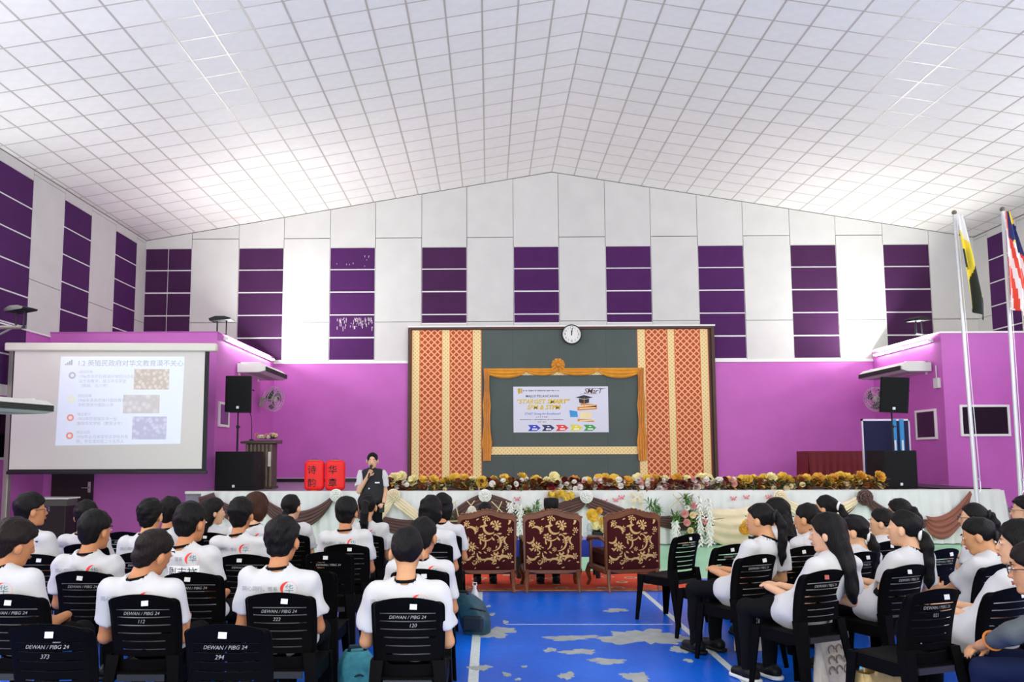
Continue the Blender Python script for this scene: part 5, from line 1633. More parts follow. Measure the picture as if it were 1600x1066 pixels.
        for ax in range(3):
            o1, o2 = (ax + 1) % 3, (ax + 2) % 3
            sa = np.take(s, range(0, s.shape[ax] - 1), ax); sb = np.take(s, range(1, s.shape[ax]), ax)
            e = np.argwhere(sa != sb)
            e = e[(e[:, o1] > 0) & (e[:, o2] > 0) & (e[:, o1] < act.shape[o1]) & (e[:, o2] < act.shape[o2])]
            if not len(e): continue
            def at(d1, d2):
                q = e.copy(); q[:, o1] += d1; q[:, o2] += d2; return idx[q[:, 0], q[:, 1], q[:, 2]]
            f = np.stack([at(-1, -1), at(0, -1), at(0, 0), at(-1, 0)], 1)
            fl = ~sa[tuple(e.T)]
            f[fl] = f[fl][:, ::-1]
            Q.append(f)
        Q = np.concatenate(Q); Q = Q[(Q >= 0).all(1)]
        if M is not None: V = V @ np.array(M)[:3, :3].T + np.array(M)[:3, 3]
        me = bpy.data.meshes.new(name)
        me.vertices.add(len(V)); me.vertices.foreach_set('co', V.astype(np.float32).ravel())
        me.loops.add(len(Q) * 4); me.loops.foreach_set('vertex_index', Q.astype(np.int32).ravel())
        me.polygons.add(len(Q)); me.polygons.foreach_set('loop_start', np.arange(0, len(Q) * 4, 4, dtype=np.int32))
        me.polygons.foreach_set('use_smooth', np.ones(len(Q), bool))
        me.materials.append(mt); me.update(calc_edges=True)
        return me

def hair_mat(name, c):
    mt = bpy.data.materials.new(name); mt.use_nodes = True; nt = mt.node_tree; b = nt.nodes['Principled BSDF']
    tc = nt.nodes.new('ShaderNodeTexCoord'); mp = nt.nodes.new('ShaderNodeMapping'); mp.inputs['Scale'].default_value = (150, 150, 9)
    nz = nt.nodes.new('ShaderNodeTexNoise'); nz.inputs['Scale'].default_value = 1; nz.inputs['Detail'].default_value = 3
    bp = nt.nodes.new('ShaderNodeBump'); bp.inputs['Strength'].default_value = .8; bp.inputs['Distance'].default_value = .012
    nt.links.new(tc.outputs['Object'], mp.inputs['Vector']); nt.links.new(mp.outputs['Vector'], nz.inputs['Vector'])
    nt.links.new(nz.outputs['Fac'], bp.inputs['Height']); nt.links.new(bp.outputs['Normal'], b.inputs['Normal'])
    b.inputs['Base Color'].default_value = lin(c); b.inputs['Roughness'].default_value = .5; b.inputs['Specular IOR Level'].default_value = .16
    return mt
HAIRM = dict(black=hair_mat('hair_black', '#0e0b0a'), dark=hair_mat('hair_dark', '#1a120e'), brown=hair_mat('hair_brown', '#3a2012'))
def skinm(k): return mat('skin_' + k, dict(tan='#bf8055', warm='#cc9468', fair='#d9a883', deep='#a86c44')[k], .5, var=.05, scale=30, spec=.35)
M_tee = mat('tee_white', '#c9c7c6', .8, var=.02, scale=8, sheen=.1)
M_collar = mat('collar_black', '#0c0c0e', .8, spec=.1)
M_slack = mat('slacks_black', '#0c0c0f', .8, spec=.1)
M_navy = mat('slacks_navy', '#141c3a', .8, spec=.1)
M_whitep = mat('trousers_pale', '#d6d4d6', .8)
M_shoe = mat('shoe_black', '#0d0d0f', .5, spec=.25)
M_sole = mat('sole_white', '#d8d8d6', .6)
M_red = mat('print_red', '#d3383c', .7); M_pinkr = mat('print_pink', '#e9b3b1', .7); M_greyt = mat('print_grey_tee', '#8c8f98', .7); M_teal = mat('print_slate', '#5f7f8c', .7)
M_paper = mat('tag_paper', '#e9e9ea', .7); M_ink = mat('tag_ink', '#222226', .7)
M_eyew = mat('eye_white', '#e6e2dc', .3); M_eye = mat('eye_dark', '#140d0a', .2); M_brow = mat('brow', '#1c120d', .7); M_lip = mat('lip', '#a85a50', .5)
M_lens = mat('lens', '#cfd6da', .05, trans=.9, alpha=.35)

def Rz(a): return np.array([[math.cos(a), -math.sin(a), 0], [math.sin(a), math.cos(a), 0], [0, 0, 1]])
def Rx(a): return np.array([[1, 0, 0], [0, math.cos(a), -math.sin(a)], [0, math.sin(a), math.cos(a)]])
def Ry(a): return np.array([[math.cos(a), 0, math.sin(a)], [0, 1, 0], [-math.sin(a), 0, math.cos(a)]])
def hair_sdf(style, seed, h=.0085):
    """hair in the head's own frame (face towards +Y)"""
    lo = [-.13, -.2, -.16]; hi = [.13, .16, .17]
    if style in ('pony', 'lowpony'): lo = [-.13, -.28, -.42]
    if style == 'long': lo = [-.15, -.22, -.48]
    if style == 'bob': lo = [-.14, -.18, -.2]
    S = SDF(lo, hi, h)
    tight = style in ('pony', 'lowpony', 'bun', 'parted')
    if tight: S.ell((0, -.014, .026), (.084, .106, .1))
    elif style == 'fade': S.ell((0, -.01, .045), (.082, .104, .092)).ell((0, -.016, .012), (.079, .102, .085), k=.02)
    elif style == 'crop': S.ell((0, -.014, .028), (.086, .109, .102)).ell((0, -.05, -.045), (.066, .06, .058), k=.03)
    else:
        S.ell((0, -.014, .034), (.094, .114, .106))
        if style == 'boy': S.ell((0, -.048, -.042), (.064, .058, .058), k=.03)
    pts = dict(boy=[(-.2, -.3), (-.115, -.13), (-.1, -.07), (-.07, -.035), (-.03, -.02), (.0, .012), (.04, .055), (.075, .09), (.11, .16), (.3, .3)],
               fade=[(-.2, -.3), (-.085, -.14), (-.06, -.08), (-.04, -.055), (-.01, -.03), (.01, .0), (.04, .05), (.075, .09), (.11, .16), (.3, .3)],
               crop=[(-.2, -.3), (-.11, -.13), (-.095, -.07), (-.065, -.04), (-.03, -.02), (.0, .008), (.04, .05), (.075, .08), (.11, .14), (.3, .3)],
               pony=[(-.2, -.3), (-.1, -.13), (-.075, -.06), (-.03, -.015), (.0, .012), (.04, .05), (.075, .085), (.11, .15), (.3, .3)])
    pts['lowpony'] = pts['bun'] = pts['pony']
    pts['parted'] = [(-.2, -.3), (-.1, -.13), (-.075, -.05), (-.05, .02), (-.02, .05), (.02, .075), (.055, .1), (.085, .12), (.11, .16), (.3, .3)]
    pts['long'] = [(-.5, .0), (-.1, -.0), (-.03, .012), (.0, .025), (.04, .06), (.075, .09), (.11, .16), (.3, .3)]
    pts['bob'] = [(-.5, -.01), (-.1, .0), (-.03, .02), (.0, .035), (.04, .075), (.075, .1), (.11, .16), (.3, .3)]
    if style == 'bob': S.ell((0, -.025, -.03), (.1, .09, .105), k=.03)
    if style == 'long':
        S.ell((0, -.045, -.05), (.094, .075, .11), k=.04).ell((0, -.085, -.16), (.1, .05, .13), k=.05).ell((.0, -.1, -.3), (.095, .04, .15), k=.05)
    zz = np.array([q[0] for q in pts[style]]); yy = np.array([q[1] for q in pts[style]])
    S.cut(lambda X, Y, Z: (Y - np.interp(Z, zz, yy)) * .75, .012)
    if style in ('boy', 'crop', 'fade'): S.cut(lambda X, Y, Z: np.abs(X) - (.1 + np.minimum(0, Z - .025) * .42) + Y * 0, .012)
    if style == 'parted': S.ell((0, .118, .035), (.056, .06, .058), k=.012, mode='s')
    # ears stay free of short hair
    if style not in ('long', 'bob'):
        for s in (-1, 1): S.ell((s * .092, .004, -.024), (.034, .038, .042), k=.01, mode='s')
    if style == 'bob': S.cut(lambda X, Y, Z: -.118 - Z + X * 0 + Y * 0, .01)
    if style == 'pony':
        ch = [(0, -.1, .03), (0, -.135, .02), (0, -.155, -.05), (0, -.15, -.15), (.0, -.135, -.26), (0, -.125, -.34)]
        rr = [.03, .026, .036, .036, .028, .008]
        for a, b, r1, r2 in zip(ch, ch[1:], rr, rr[1:]): S.cap(a, b, r1, r2, k=.015)
    if style == 'lowpony':
        ch = [(0, -.09, -.03), (0, -.12, -.05), (0, -.135, -.12), (0, -.13, -.22), (.0, -.125, -.33), (0, -.12, -.39)]
        rr = [.03, .028, .04, .04, .03, .01]
        for a, b, r1, r2 in zip(ch, ch[1:], rr, rr[1:]): S.cap(a, b, r1, r2, k=.015)
    if style == 'bun': S.ell((0, -.12, .0), (.042, .036, .042), k=.015)
    S.wrinkle(.0035 if style in ('crop', 'fade') else .0045, 75 if style in ('boy', 'crop', 'fade') else 45, seed)
    return S
def person(root, J, style='boy', hair='black', skin='tan', top=None, top_kind='tee', bottom=None, h=.0115, seed=1, face=True, glasses=False, prints=None,
           collar=True, scrunchie=None, sole=None, sleeve=.7, fore=1.0, cuff=None, hs=1.06, long_hem=False, hem=True, hat=False, shoes=True, lap=True, female=False):
    """root: Empty at the person's base.  J: joints in the root frame."""
    g = {k: np.array(v, float) for k, v in J.items() if k != 'R'}
    R = J['R']; H = g['head']
    hp = lambda p: H + R @ np.array(p, float) * hs; hr = lambda *r: tuple(q * hs for q in r)
    nb, hip = g['neck'], g['hip']
    sp_ = (nb - hip); Ls = np.linalg.norm(sp_); sp_ = sp_ / Ls
    lat = g['shR'] - g['shL']; lat = lat / np.linalg.norm(lat)
    fw = np.cross(sp_, lat); fw = fw / np.linalg.norm(fw)
    lat2 = np.cross(fw, sp_); Rt = np.stack([lat2, fw, sp_], 1)
    if Rt[1, 1] < 0 and not J.get('back'): Rt[:, :2] *= -1
    # ---- body: head, neck, trunk, arms and hands as one surface
    ks = ['head', 'neck', 'shL', 'shR', 'elL', 'elR', 'haL', 'haR', 'fiL', 'fiR', 'hip']
    pp = np.array([g[k] for k in ks])
    S = SDF(pp.min(0) - .16, pp.max(0) + .16, h)
    S.ell(hp((0, -.014, .022)), hr(.075, .095, .092), R)
    S.ell(hp((0, .028, -.035)), hr(.06, .066, .085), R, k=.035)
    S.ell(hp((0, .07, -.1)), hr(.024, .018, .016), R, k=.03)
    S.cap(hp((0, -.025, -.06)), nb, .05, .054, k=.03)
    S.cap(hp((0, .088, .012)), hp((0, .106, -.03)), .008, .013, k=.012)
    for s in (-1, 1):
        S.ell(hp((s * .084, -.006, -.018)), hr(.013, .023, .034), R, k=.008)
        S.ell(hp((s * .034, .092, .008)), hr(.02, .016, .012), R, k=.012, mode='s')
        S.ell(hp((s * .034, .079, .006)), hr(.015, .014, .011), R, k=.006)
    S.ell(hp((0, .091, -.062)), hr(.022, .01, .009), R, k=.008)
    c1 = nb - sp_ * .17
    S.ell(c1, (.15, .085, .17), Rt, k=.04); S.ell(hip + sp_ * .12, (.13, .09, .17), Rt, k=.04)
    S.cap(g['shL'], g['shR'], .045, k=.04)
    for s in 'LR':
        S.cap(g['sh' + s], g['el' + s], .045, .036, k=.03)
        S.cap(g['el' + s], g['ha' + s], .036, .026, k=.015)
        # hand: palm, four fingers of unequal length, thumb from the side
        w, f = g['ha' + s], g['fi' + s]; d = (f - w); L = np.linalg.norm(d); d = d / L
        sd = np.array(J.get('pn' + s, (0, 0, 1)), float); sd = np.cross(d, sd); sd = sd / np.linalg.norm(sd); pn = np.cross(sd, d)
        curl = J.get('curl' + s, .5)
        S.cap(w, w + d * .075, .026, .033, k=.012, flat=(pn, 1.9))
        for i, (o_, ln) in enumerate(((-.027, .062), (-.009, .074), (.009, .07), (.027, .052))):
            a = w + d * .085 + sd * o_; b_ = a + (d * (1 - .4 * curl) - pn * .5 * curl) * ln * .55; c_ = b_ + (d * (1 - 1.1 * curl) - pn * .95 * curl) * ln * .5
            S.cap(a, b_, .0095, .0088, k=.006); S.cap(b_, c_, .0088, .0075, k=.004)
        ts = J.get('th' + s, 1)
        a = w + d * .03 + sd * ts * .026; b_ = a + (d * .55 + sd * ts * .6 - pn * .3) * .042; c_ = b_ + (d * .95 + sd * ts * .1 - pn * .35) * .034
        S.cap(a, b_, .013, .011, k=.01); S.cap(b_, c_, .011, .009, k=.004)
    link('body', S.mesh('body', skinm(skin)), root)
    M4 = np.eye(4); M4[:3, :3] = R * hs; M4[:3, 3] = H
    Mb = Matrix([list(r) for r in M4])
    # ---- hair
    if not hat:
        hs = hair_sdf(style, seed)
        link('hair', hs.mesh('hair', HAIRM[hair], M4), root)
        if scrunchie:
            zc = {'pony': (0, -.118, .026), 'lowpony': (0, -.105, -.04), 'bun': (0, -.1, 0)}.get(style, (0, -.11, 0))
            mb = MB(); mb.tube([(zc[0] + .033 * math.cos(a), zc[1] - .006 * math.sin(a), zc[2] + .033 * math.sin(a)) for a in [2 * PI * i / 14 for i in range(14)]], .011, 7, closed=True)
            link('scrunchie', mesh_of(mb.xf(Mb), mat('scrunchie_' + scrunchie, dict(white='#e4e2de', black='#141414')[scrunchie], .8), 'scrunchie', 'all'), root)
    else:
        S2 = SDF((-.12, -.16, -.1), (.12, .14, .17), .009)
        S2.ell((0, -.014, .02), (.083, .103, .095)); S2.cut(lambda X, Y, Z: (Y - np.interp(Z, [-.1, -.06, .0, .04, .3], [-.1, -.05, .0, .02, .03])) * .75, .01); S2.cut(lambda X, Y, Z: Z - .06 + X * 0 + Y * 0, .01)
        link('hair', S2.mesh('hair', HAIRM['black'], M4), root)
        mb = MB()
        prof = [(1.0, .03), (1.03, .05), (1.0, .12), (.9, .135), (.5, .14)]
        def fn(u, v):
            i = v * (len(prof) - 1); j = min(int(i), len(prof) - 2); t = i - j
            k = prof[j][0] * (1 - t) + prof[j + 1][0] * t; z = prof[j][1] * (1 - t) + prof[j + 1][1] * t
            a = 2 * PI * u
            return (.084 * k * math.cos(a), -.012 + .108 * k * math.sin(a), z)
        mb.grid(33, 13, fn); mb.prism([(fn(i / 24, 1)[0], fn(i / 24, 1)[1]) for i in range(24)], .138, .141, 'z')
        link('songkok', mesh_of(mb.xf(Mb), mat('songkok_velvet', '#060607', .55, spec=.2), 'songkok', 'all'), root)
    # ---- face details
    if face:
        for s in (-1, 1):
            mb = MB(); mb.ball((s * .034, .0885, .006), (.0135, .006, .0065), 10, 6); e = link('eye', mesh_of(mb.xf(Mb), M_eyew, 'eye', 'all'), root)
            mb = MB(); mb.ball((s * .034, .0945, .006), (.006, .0025, .006), 8, 5); link('iris', mesh_of(mb.xf(Mb), M_eye, 'iris', 'all'), e)
            mb = MB(); mb.tube([(s * .016, .094, .026), (s * .034, .096, .031), (s * .052, .087, .027)], [.003, .0038, .002], 6); link('eyebrow', mesh_of(mb.xf(Mb), M_brow, 'eyebrow', 'all'), root)
        mb = MB(); mb.tube([(-.021, .096, -.061), (-.007, .1025, -.058), (.007, .1025, -.058), (.021, .096, -.061)], [.002, .0045, .0045, .002], 6); mb.tube([(-.018, .096, -.066), (0, .101, -.0685), (.018, .096, -.066)], [.002, .005, .002], 6)
        link('lips', mesh_of(mb.xf(Mb), M_lip, 'lips', 'all'), root)
    if glasses:
        mb = MB()
        for s in (-1, 1):
            mb.tube([(s * .036 + .027 * math.cos(a), .112, .004 + .02 * math.sin(a)) for a in [2 * PI * i / 16 for i in range(16)]], .0022, 5, closed=True)
            mb.tube([(s * .063, .11, .008), (s * .082, .06, .008), (s * .086, -.01, .0), (s * .084, -.025, -.015)], .0022, 5)
        mb.tube([(-.009, .113, .008), (.009, .113, .008)], .0022, 5)
        gl = link('glasses', mesh_of(mb.xf(Mb), mat('glasses_frame', '#3a3a40', .3, metal=.6), 'glasses'), root)
        for s in (-1, 1):
            mb = MB(); mb.prism([(s * .036 + .026 * math.cos(a), .004 + .019 * math.sin(a)) for a in [2 * PI * i / 14 for i in range(14)]], .1115, .1125, 'y'); link('glasses_lens', mesh_of(mb.xf(Mb), M_lens, 'glasses_lens'), gl)
    # ---- shirt
    top = top or M_tee
    el = {s: g['sh' + s] + (g['el' + s] - g['sh' + s]) * sleeve for s in 'LR'}
    pp = np.array([g['shL'], g['shR'], nb, hip, el['L'], el['R']])
    T = SDF(pp.min(0) - .22, pp.max(0) + .2, .0125)
    wx = .158 if female else .172
    T.ell(nb - sp_ * .2, (wx, .108, .2), Rt); T.ell(hip + sp_ * .16, (wx * .97, .128, .21), Rt, k=.07)
    if lap: T.ell(hip + np.array((0, .03, -.005)), (wx * 1.08, .17, .1), None, k=.05)
    if long_hem: T.ell(hip + np.array((0, .06, -.03)), (wx * 1.12, .19, .12), None, k=.11)
    T.cap(g['shL'], g['shR'], .058, k=.05); T.cap(nb - sp_ * .05, nb - sp_ * .012, .1, .07, k=.05, flat=(fw, 1.15))
    for s in 'LR':
        if sleeve > 0: T.cap(g['sh' + s], el[s], .066, .074 if sleeve < .9 else .052, k=.03)
        if sleeve > .9: T.cap(el[s], g['el' + s] + (g['ha' + s] - g['el' + s]) * fore, .055, .05, k=.02)
        elif sleeve > 0:   # flat sleeve opening
            d = el[s] - g['sh' + s]; d = d / np.linalg.norm(d); q = el[s] - d * .004
            T.ell(q + d * .08, (.1, .1, .08), None, k=.0, mode='s') if False else None
            sl, gg = T._blk(el[s] - .1, el[s] + .1, .01)
            if sl is not None:
                dd = (gg[0] - q[0]) * d[0] + (gg[1] - q[1]) * d[1] + (gg[2] - q[2]) * d[2]
                rad = np.sqrt((gg[0] - q[0]) ** 2 + (gg[1] - q[1]) ** 2 + (gg[2] - q[2]) ** 2)
                near = rad < .105
                blk = T.D[sl]; T.D[sl] = np.where(near, np.maximum(blk, dd), blk)
    T.wrinkle(.0075, 27, seed + 100)
    T.cap(nb - sp_ * .005, nb + sp_ * .2, .058, .075, k=.01, mode='s')
    shirt = link('t_shirt' if top_kind == 'tee' else top_kind, T.mesh('t_shirt', top), root)
    if cuff:
        for s in 'LR':
            c = g['el' + s] + (g['ha' + s] - g['el' + s]) * fore; d = Vector(g['ha' + s] - g['el' + s]).normalized(); a1 = d.orthogonal().normalized(); a2 = d.cross(a1)
            c = Vector(c) + d * .03
            mb = MB(); mb.tube([tuple(c + (a1 * math.cos(q) + a2 * math.sin(q)) * .046) for q in [2 * PI * i / 18 for i in range(18)]], .007, 7, closed=True)
            link('cuff', mesh_of(mb, cuff, 'cuff', 'all'), shirt)
    if collar:
        Mc = np.eye(4); Mc[:3, :3] = Rt; Mc[:3, 3] = nb + sp_ * .008
        mb = MB(); mb.tube([(.063 * math.cos(a), .058 * math.sin(a), -.012 * math.sin(a)) for a in [2 * PI * i / 24 for i in range(24)]], .0085, 7, closed=True)
        link('collar', mesh_of(mb.xf(Matrix([list(r) for r in Mc])), M_collar, 'collar', 'all'), root)
    if prints is not None:
        z0 = nb[2] - .105 + prints.get('dz', 0); x0 = nb[0] + prints.get('dx', 0)
        def decal(nm, geo, mt, off=.002, par=shirt):
            v, f = geo; v = np.asarray(v)
            y, ok = T.hit_back(v[:, 0], v[:, 1])
            if not ok.all():
                y = np.where(ok, y, np.median(y[ok]) if ok.any() else hip[1] - .1)
            mb = MB(); mb.add([(a, b - off, c) for (a, c), b in zip(v, y)], f); link(nm, mesh_of(mb, mt, nm), par)
        def ringgeo(cx, cz, r0, r1, a0, a1, n=20, tap=False):
            v = []; f = []
            for i in range(n + 1):
                t = i / n; a = a0 + (a1 - a0) * t; w = (r1 - r0) * (math.sin(PI * min(1, .05 + .95 * t)) if tap else 1)
                rm = (r0 + r1) / 2
                v += [(cx + (rm - w / 2) * math.cos(a), cz + (rm - w / 2) * math.sin(a)), (cx + (rm + w / 2) * math.cos(a), cz + (rm + w / 2) * math.sin(a))]
            for i in range(n): f.append((2 * i, 2 * i + 1, 2 * i + 3, 2 * i + 2))
            return v, f
        if prints.get('logo', True):
            lx = x0 + .085
            decal('logo_ring', ringgeo(lx, z0, .041, .044, -1.6, 1.9), M_pinkr)
            decal('logo_stroke', ringgeo(lx, z0, .033, .049, 1.7, 4.0, 20, True), M_red)
            v, f = text_geo('华', .05); decal('logo_character', (v + np.array((lx, z0)), f), M_teal)
            v, f = text_geo('同心同行，情系', .03, align='RIGHT'); decal('printed_line', (v + np.array((lx - .06, z0)), f), M_greyt)
        if prints.get('name'):
            zx, zz = x0 + prints.get('nx', 0), z0 - .088
            gv = [(zx - .11 + .22 * i / 8, zz - .045 + .09 * j / 4) for j in range(5) for i in range(9)]
            gf = [(j * 9 + i, j * 9 + i + 1, (j + 1) * 9 + i + 1, (j + 1) * 9 + i) for j in range(4) for i in range(8)]
            decal('name_tag', (gv, gf), M_paper, .004)
            v, f = text_geo(prints['name'], .068); decal('name_lettering', (v + np.array((zx, zz)), f), M_ink, .0055)
    # ---- trousers and shoes
    ks = ['hip', 'knL', 'knR', 'anL', 'anR']; pp = np.array([g[k] for k in ks])
    L_ = SDF(pp.min(0) - .2, pp.max(0) + .2, .015)
    L_.ell(hip, (.16, .13, .11), None)
    for s in 'LR':
        hs_ = hip + (g['sh' + s] - (g['shL'] + g['shR']) / 2) * .5; hs_[2] = hip[2] - .005
        L_.cap(hs_, g['kn' + s], .086, .066, k=.05); L_.cap(g['kn' + s], g['an' + s], .064, .05, k=.03)
    L_.wrinkle(.005, 22, seed + 7)
    link('trousers', L_.mesh('trousers', bottom or M_slack), root)
    if shoes:
        for s in 'LR':
            a = g['an' + s]; t = J.get('toe', np.array((0, 1, 0)))
            A = SDF((a[0] - .2, a[1] - .22, .0), (a[0] + .2, a[1] + .32, .16), .011)
            A.cap((a[0] - t[0] * .05, a[1] - t[1] * .05, .055), (a[0] + t[0] * .13, a[1] + t[1] * .13, .042), .046, .04); A.cap((a[0], a[1], .06), (a[0], a[1], .12), .045, .04, k=.03)
            A.cut(lambda X, Y, Z: .018 - Z + X * 0 + Y * 0)
            sh = link('shoe', A.mesh('shoe', M_shoe), root)
            A = SDF((a[0] - .2, a[1] - .22, -.01), (a[0] + .2, a[1] + .32, .06), .009)
            A.cap((a[0] - t[0] * .06, a[1] - t[1] * .06, .02), (a[0] + t[0] * .14, a[1] + t[1] * .14, .02), .052, .046); A.cut(lambda X, Y, Z: np.maximum(.0045 - Z, Z - .032) + X * 0 + Y * 0)
            link('sole', A.mesh('sole', sole or M_shoe), sh)
    return shirt, T

def seated(top_xyz, chair_xy, yawd, label, head=(0, 0, 0), sw=.165, hands='lap', group='seated students', seatz=.45, sitback=0.0, feet=(.1, .36), hipfw=None, **kw):
    """top_xyz: crown of the head (world); chair_xy: top of the chair back (world)"""
    a = math.radians(yawd)
    base = np.array([chair_xy[0] - math.sin(a) * .28, chair_xy[1] + math.cos(a) * .28, 0.0])
    root = thing('person', label, 'person', tuple(base), a, group)
    tl_ = Rz(-a) @ (np.array(top_xyz, float) - base)
    R = Rz(math.radians(head[0])) @ Rx(math.radians(head[1])) @ Ry(math.radians(head[2]))
    H = tl_ - R @ np.array((0, -.014, .136))
    hip = np.array((np.clip(tl_[0] * .25, -.05, .05), -.035 + sitback, seatz + .115))
    nb = H + R @ np.array((0, -.047, -.105)) + np.array((0, -.012, -.05))
    sp_ = (nb - hip) / np.linalg.norm(nb - hip)
    J = dict(head=H, neck=nb, hip=hip, R=R)
    for s, k in ((-1, 'L'), (1, 'R')):
        sh = nb - sp_ * .07 + np.array((s * sw, -.012, 0)); J['sh' + k] = sh
        if hands == 'lap':
            J['el' + k] = sh + np.array((s * .055, .05, -.27)); J['ha' + k] = np.array((s * .075, hip[1] + .27, seatz + .2)); J['fi' + k] = J['ha' + k] + np.array((-s * .05, .07, -.035))
            J['th' + k] = -s
        elif hands == 'clasp':
            J['el' + k] = sh + np.array((s * .055, .05, -.265)); J['ha' + k] = np.array((s * .055, hip[1] + .25, seatz + .235)); J['fi' + k] = J['ha' + k] + np.array((-s * .06, .04, .01)); J['th' + k] = -s
        elif hands == 'raised':
            J['el' + k] = sh + np.array((s * .03, .2, -.2)); J['ha' + k] = np.array((s * .04, sh[1] + .36, sh[2] - .22)); J['fi' + k] = J['ha' + k] + np.array((-s * .04, .03, .07)); J['th' + k] = -s
        elif hands == 'knees':
            J['el' + k] = np.array((s * .19, hip[1] + .26, seatz + .28)); J['ha' + k] = np.array((s * .05, hip[1] + .45, seatz + .17)); J['fi' + k] = J['ha' + k] + np.array((-s * .06, .05, -.03)); J['th' + k] = -s
        J['kn' + k] = np.array((s * .1, hip[1] + .42, seatz + .065)); J['an' + k] = np.array((s * feet[0], hip[1] + .06 + feet[1], .085))
    # keep hands on the lap side of the knees
    person(root, J, **kw)
    return root
# ---------------------------------------------------------------- who sits where
PR = dict(prints={})
sd_ = 11
def S_(crown, ch, yw, label, **kw):
    global sd_
    sd_ += 1
    kw.setdefault('seed', sd_)
    return seated(crown, ch, yw, label, **kw)
GL = 'students seated in the left block'
def Lb(i, top, label, **kw):
    kw.setdefault('prints', {}); kw.setdefault('face', kw.get('head', (0,))[0] != 0)
    S_(top, LCH[i][:2], 0, label, group=GL, **kw)
Lb(0, (-2.70, 4.72, 1.25), 'boy in white T-shirt at the left edge, head bowed to the right', head=(-38, -14, 8), skin='tan', hair='dark', h=.0115)
Lb(1, (-3.70, 6.58, 1.32), 'boy in glasses turned right, sitting tallest at far left', head=(-48, 0, 0), glasses=True, style='boy')
Lb(2, (-3.61, 7.33, 1.22), 'boy in white T-shirt, farthest left against the purple wall', head=(8, -4, 0), skin='warm')
Lb(3, (-2.71, 5.64, 1.24), 'boy with short black hair on the chair left of number 112', head=(-22, -4, 0), style='boy')
Lb(4, (-1.88, 4.71, 1.195), 'boy with cropped hair tilting his head, on chair 112', head=(-30, -16, 12), style='crop', hair='dark')
Lb(5, (-2.79, 6.74, 1.265), 'boy with a visible left ear behind the boy on chair 112', head=(-6, 0, 0), skin='warm')
Lb(6, (-2.93, 7.52, 1.24), 'boy squeezed between two other heads near the brown swag', head=(-8, 0, 0), style='boy')
Lb(7, (-2.03, 5.58, 1.295), 'boy with a white paper name tag on his back', head=(-24, -4, 0), prints=dict(name='周志祥', nx=.02, dz=.03))
Lb(8, (-2.83, 8.40, 1.185), 'girl with loose long black hair facing right', head=(-60, -4, 0), style='long', female=True, skin='fair', prints=None)
Lb(9, (-1.99, 6.56, 1.28), 'boy with thick black hair in front of the brown-haired student', head=(-4, 0, 0), style='boy')
Lb(10, (-2.10, 7.40, 1.285), 'student with brown bobbed hair left of centre', head=(-14, -4, 0), style='bob', hair='brown', skin='fair', female=True)
Lb(11, (-1.99, 8.22, 1.24), 'girl with sleek black hair before the brown stage swag', head=(-18, 0, 0), style='lowpony', female=True, skin='fair')
Lb(12, (-1.20, 4.77, 1.26), 'boy with both ears showing on chair 222', head=(-10, -3, 0), style='boy', hair='black')
Lb(13, (-1.27, 7.29, 1.25), 'boy with black hair in front of the red lanterns', head=(-6, 0, 0), style='boy')
Lb(14, (-1.22, 8.17, 1.25), 'girl with a long ponytail just in front of the presenter', head=(0, 0, 0), style='pony', female=True, skin='warm', scrunchie='black')
Lb(15, (-.46, 4.60, 1.215), 'boy with a faded haircut on chair 120', head=(0, -4, 0), style='fade', skin='warm', sw=.17)
Lb(16, (-.46, 5.72, 1.19), 'boy with a name tag partly hidden behind the boy on chair 120', head=(-20, -4, 0), style='crop', prints=dict(name='铭', nx=.05, dx=.02, dz=.03))
Lb(17, (-.53, 7.39, 1.25), 'student with a black bob at the aisle, nearer of two', head=(-12, 0, 0), style='bob', female=True)
Lb(18, (-.47, 8.22, 1.235), 'student with a black bob at the aisle, farther of two', head=(-16, 0, 0), style='bob', female=True)
GR = 'students seated in the right block'
def Rb(i, top, label, **kw):
    kw.setdefault('female', True); kw.setdefault('skin', 'warm'); kw.setdefault('hands', 'clasp'); kw.setdefault('sw', .15)
    kw.setdefault('style', 'pony'); kw.setdefault('h', .0105); kw.setdefault('long_hem', True)
    S_(top, RCH[i][:2], RCH[i][2], label, group=GR, **kw)
Rb(0, (2.14, 6.54, 1.24), 'girl with a thick ponytail seated nearest the aisle', head=(28, -4, 0), scrunchie='black', sole=None, h=.009)
Rb(1, (2.75, 7.94, 1.20), 'girl with straight long hair in the front right row', head=(20, -6, 0), style='long')
Rb(2, (2.72, 7.12, 1.20), 'girl in white between the aisle girl and the long-haired girls', head=(22, -8, 0), style='bun')
Rb(3, (3.31, 8.12, 1.22), 'farthest ponytailed girl against the white stage cloth', head=(26, 0, 0), scrunchie='white')
Rb(4, (2.31, 5.69, 1.21), 'girl with very long loose hair down her chair back', head=(32, -6, 0), style='long', sole=M_sole, h=.009, skin='fair')
Rb(5, (2.94, 6.70, 1.13), 'girl with a white scrunchie seen in left profile', head=(40, -2, 0), style='lowpony', scrunchie='white', skin='fair')
Rb(6, (3.56, 7.52, 1.135), 'girl with tied hair below the brown cloth knot', head=(30, -4, 0), style='bun', skin='fair')
Rb(7, (2.97, 5.94, 1.22), 'girl with the longest low ponytail and a white hair tie', head=(24, -2, 0), style='lowpony', scrunchie='white', h=.009, skin='fair')
Rb(8, (3.97, 8.04, 1.19), 'girl half hidden behind the longest ponytail', head=(24, -4, 0), style='pony')
Rb(9, (4.35, 7.45, 1.18), 'girl in glasses with a dark ponytail before the rust swag', head=(34, -2, 0), glasses=True, scrunchie='black', skin='fair')
Rb(10, (3.50, 6.02, 1.16), 'girl leaning forward with raised hands at the right', head=(30, -18, 0), style='lowpony', scrunchie='black', hands='raised', h=.009)
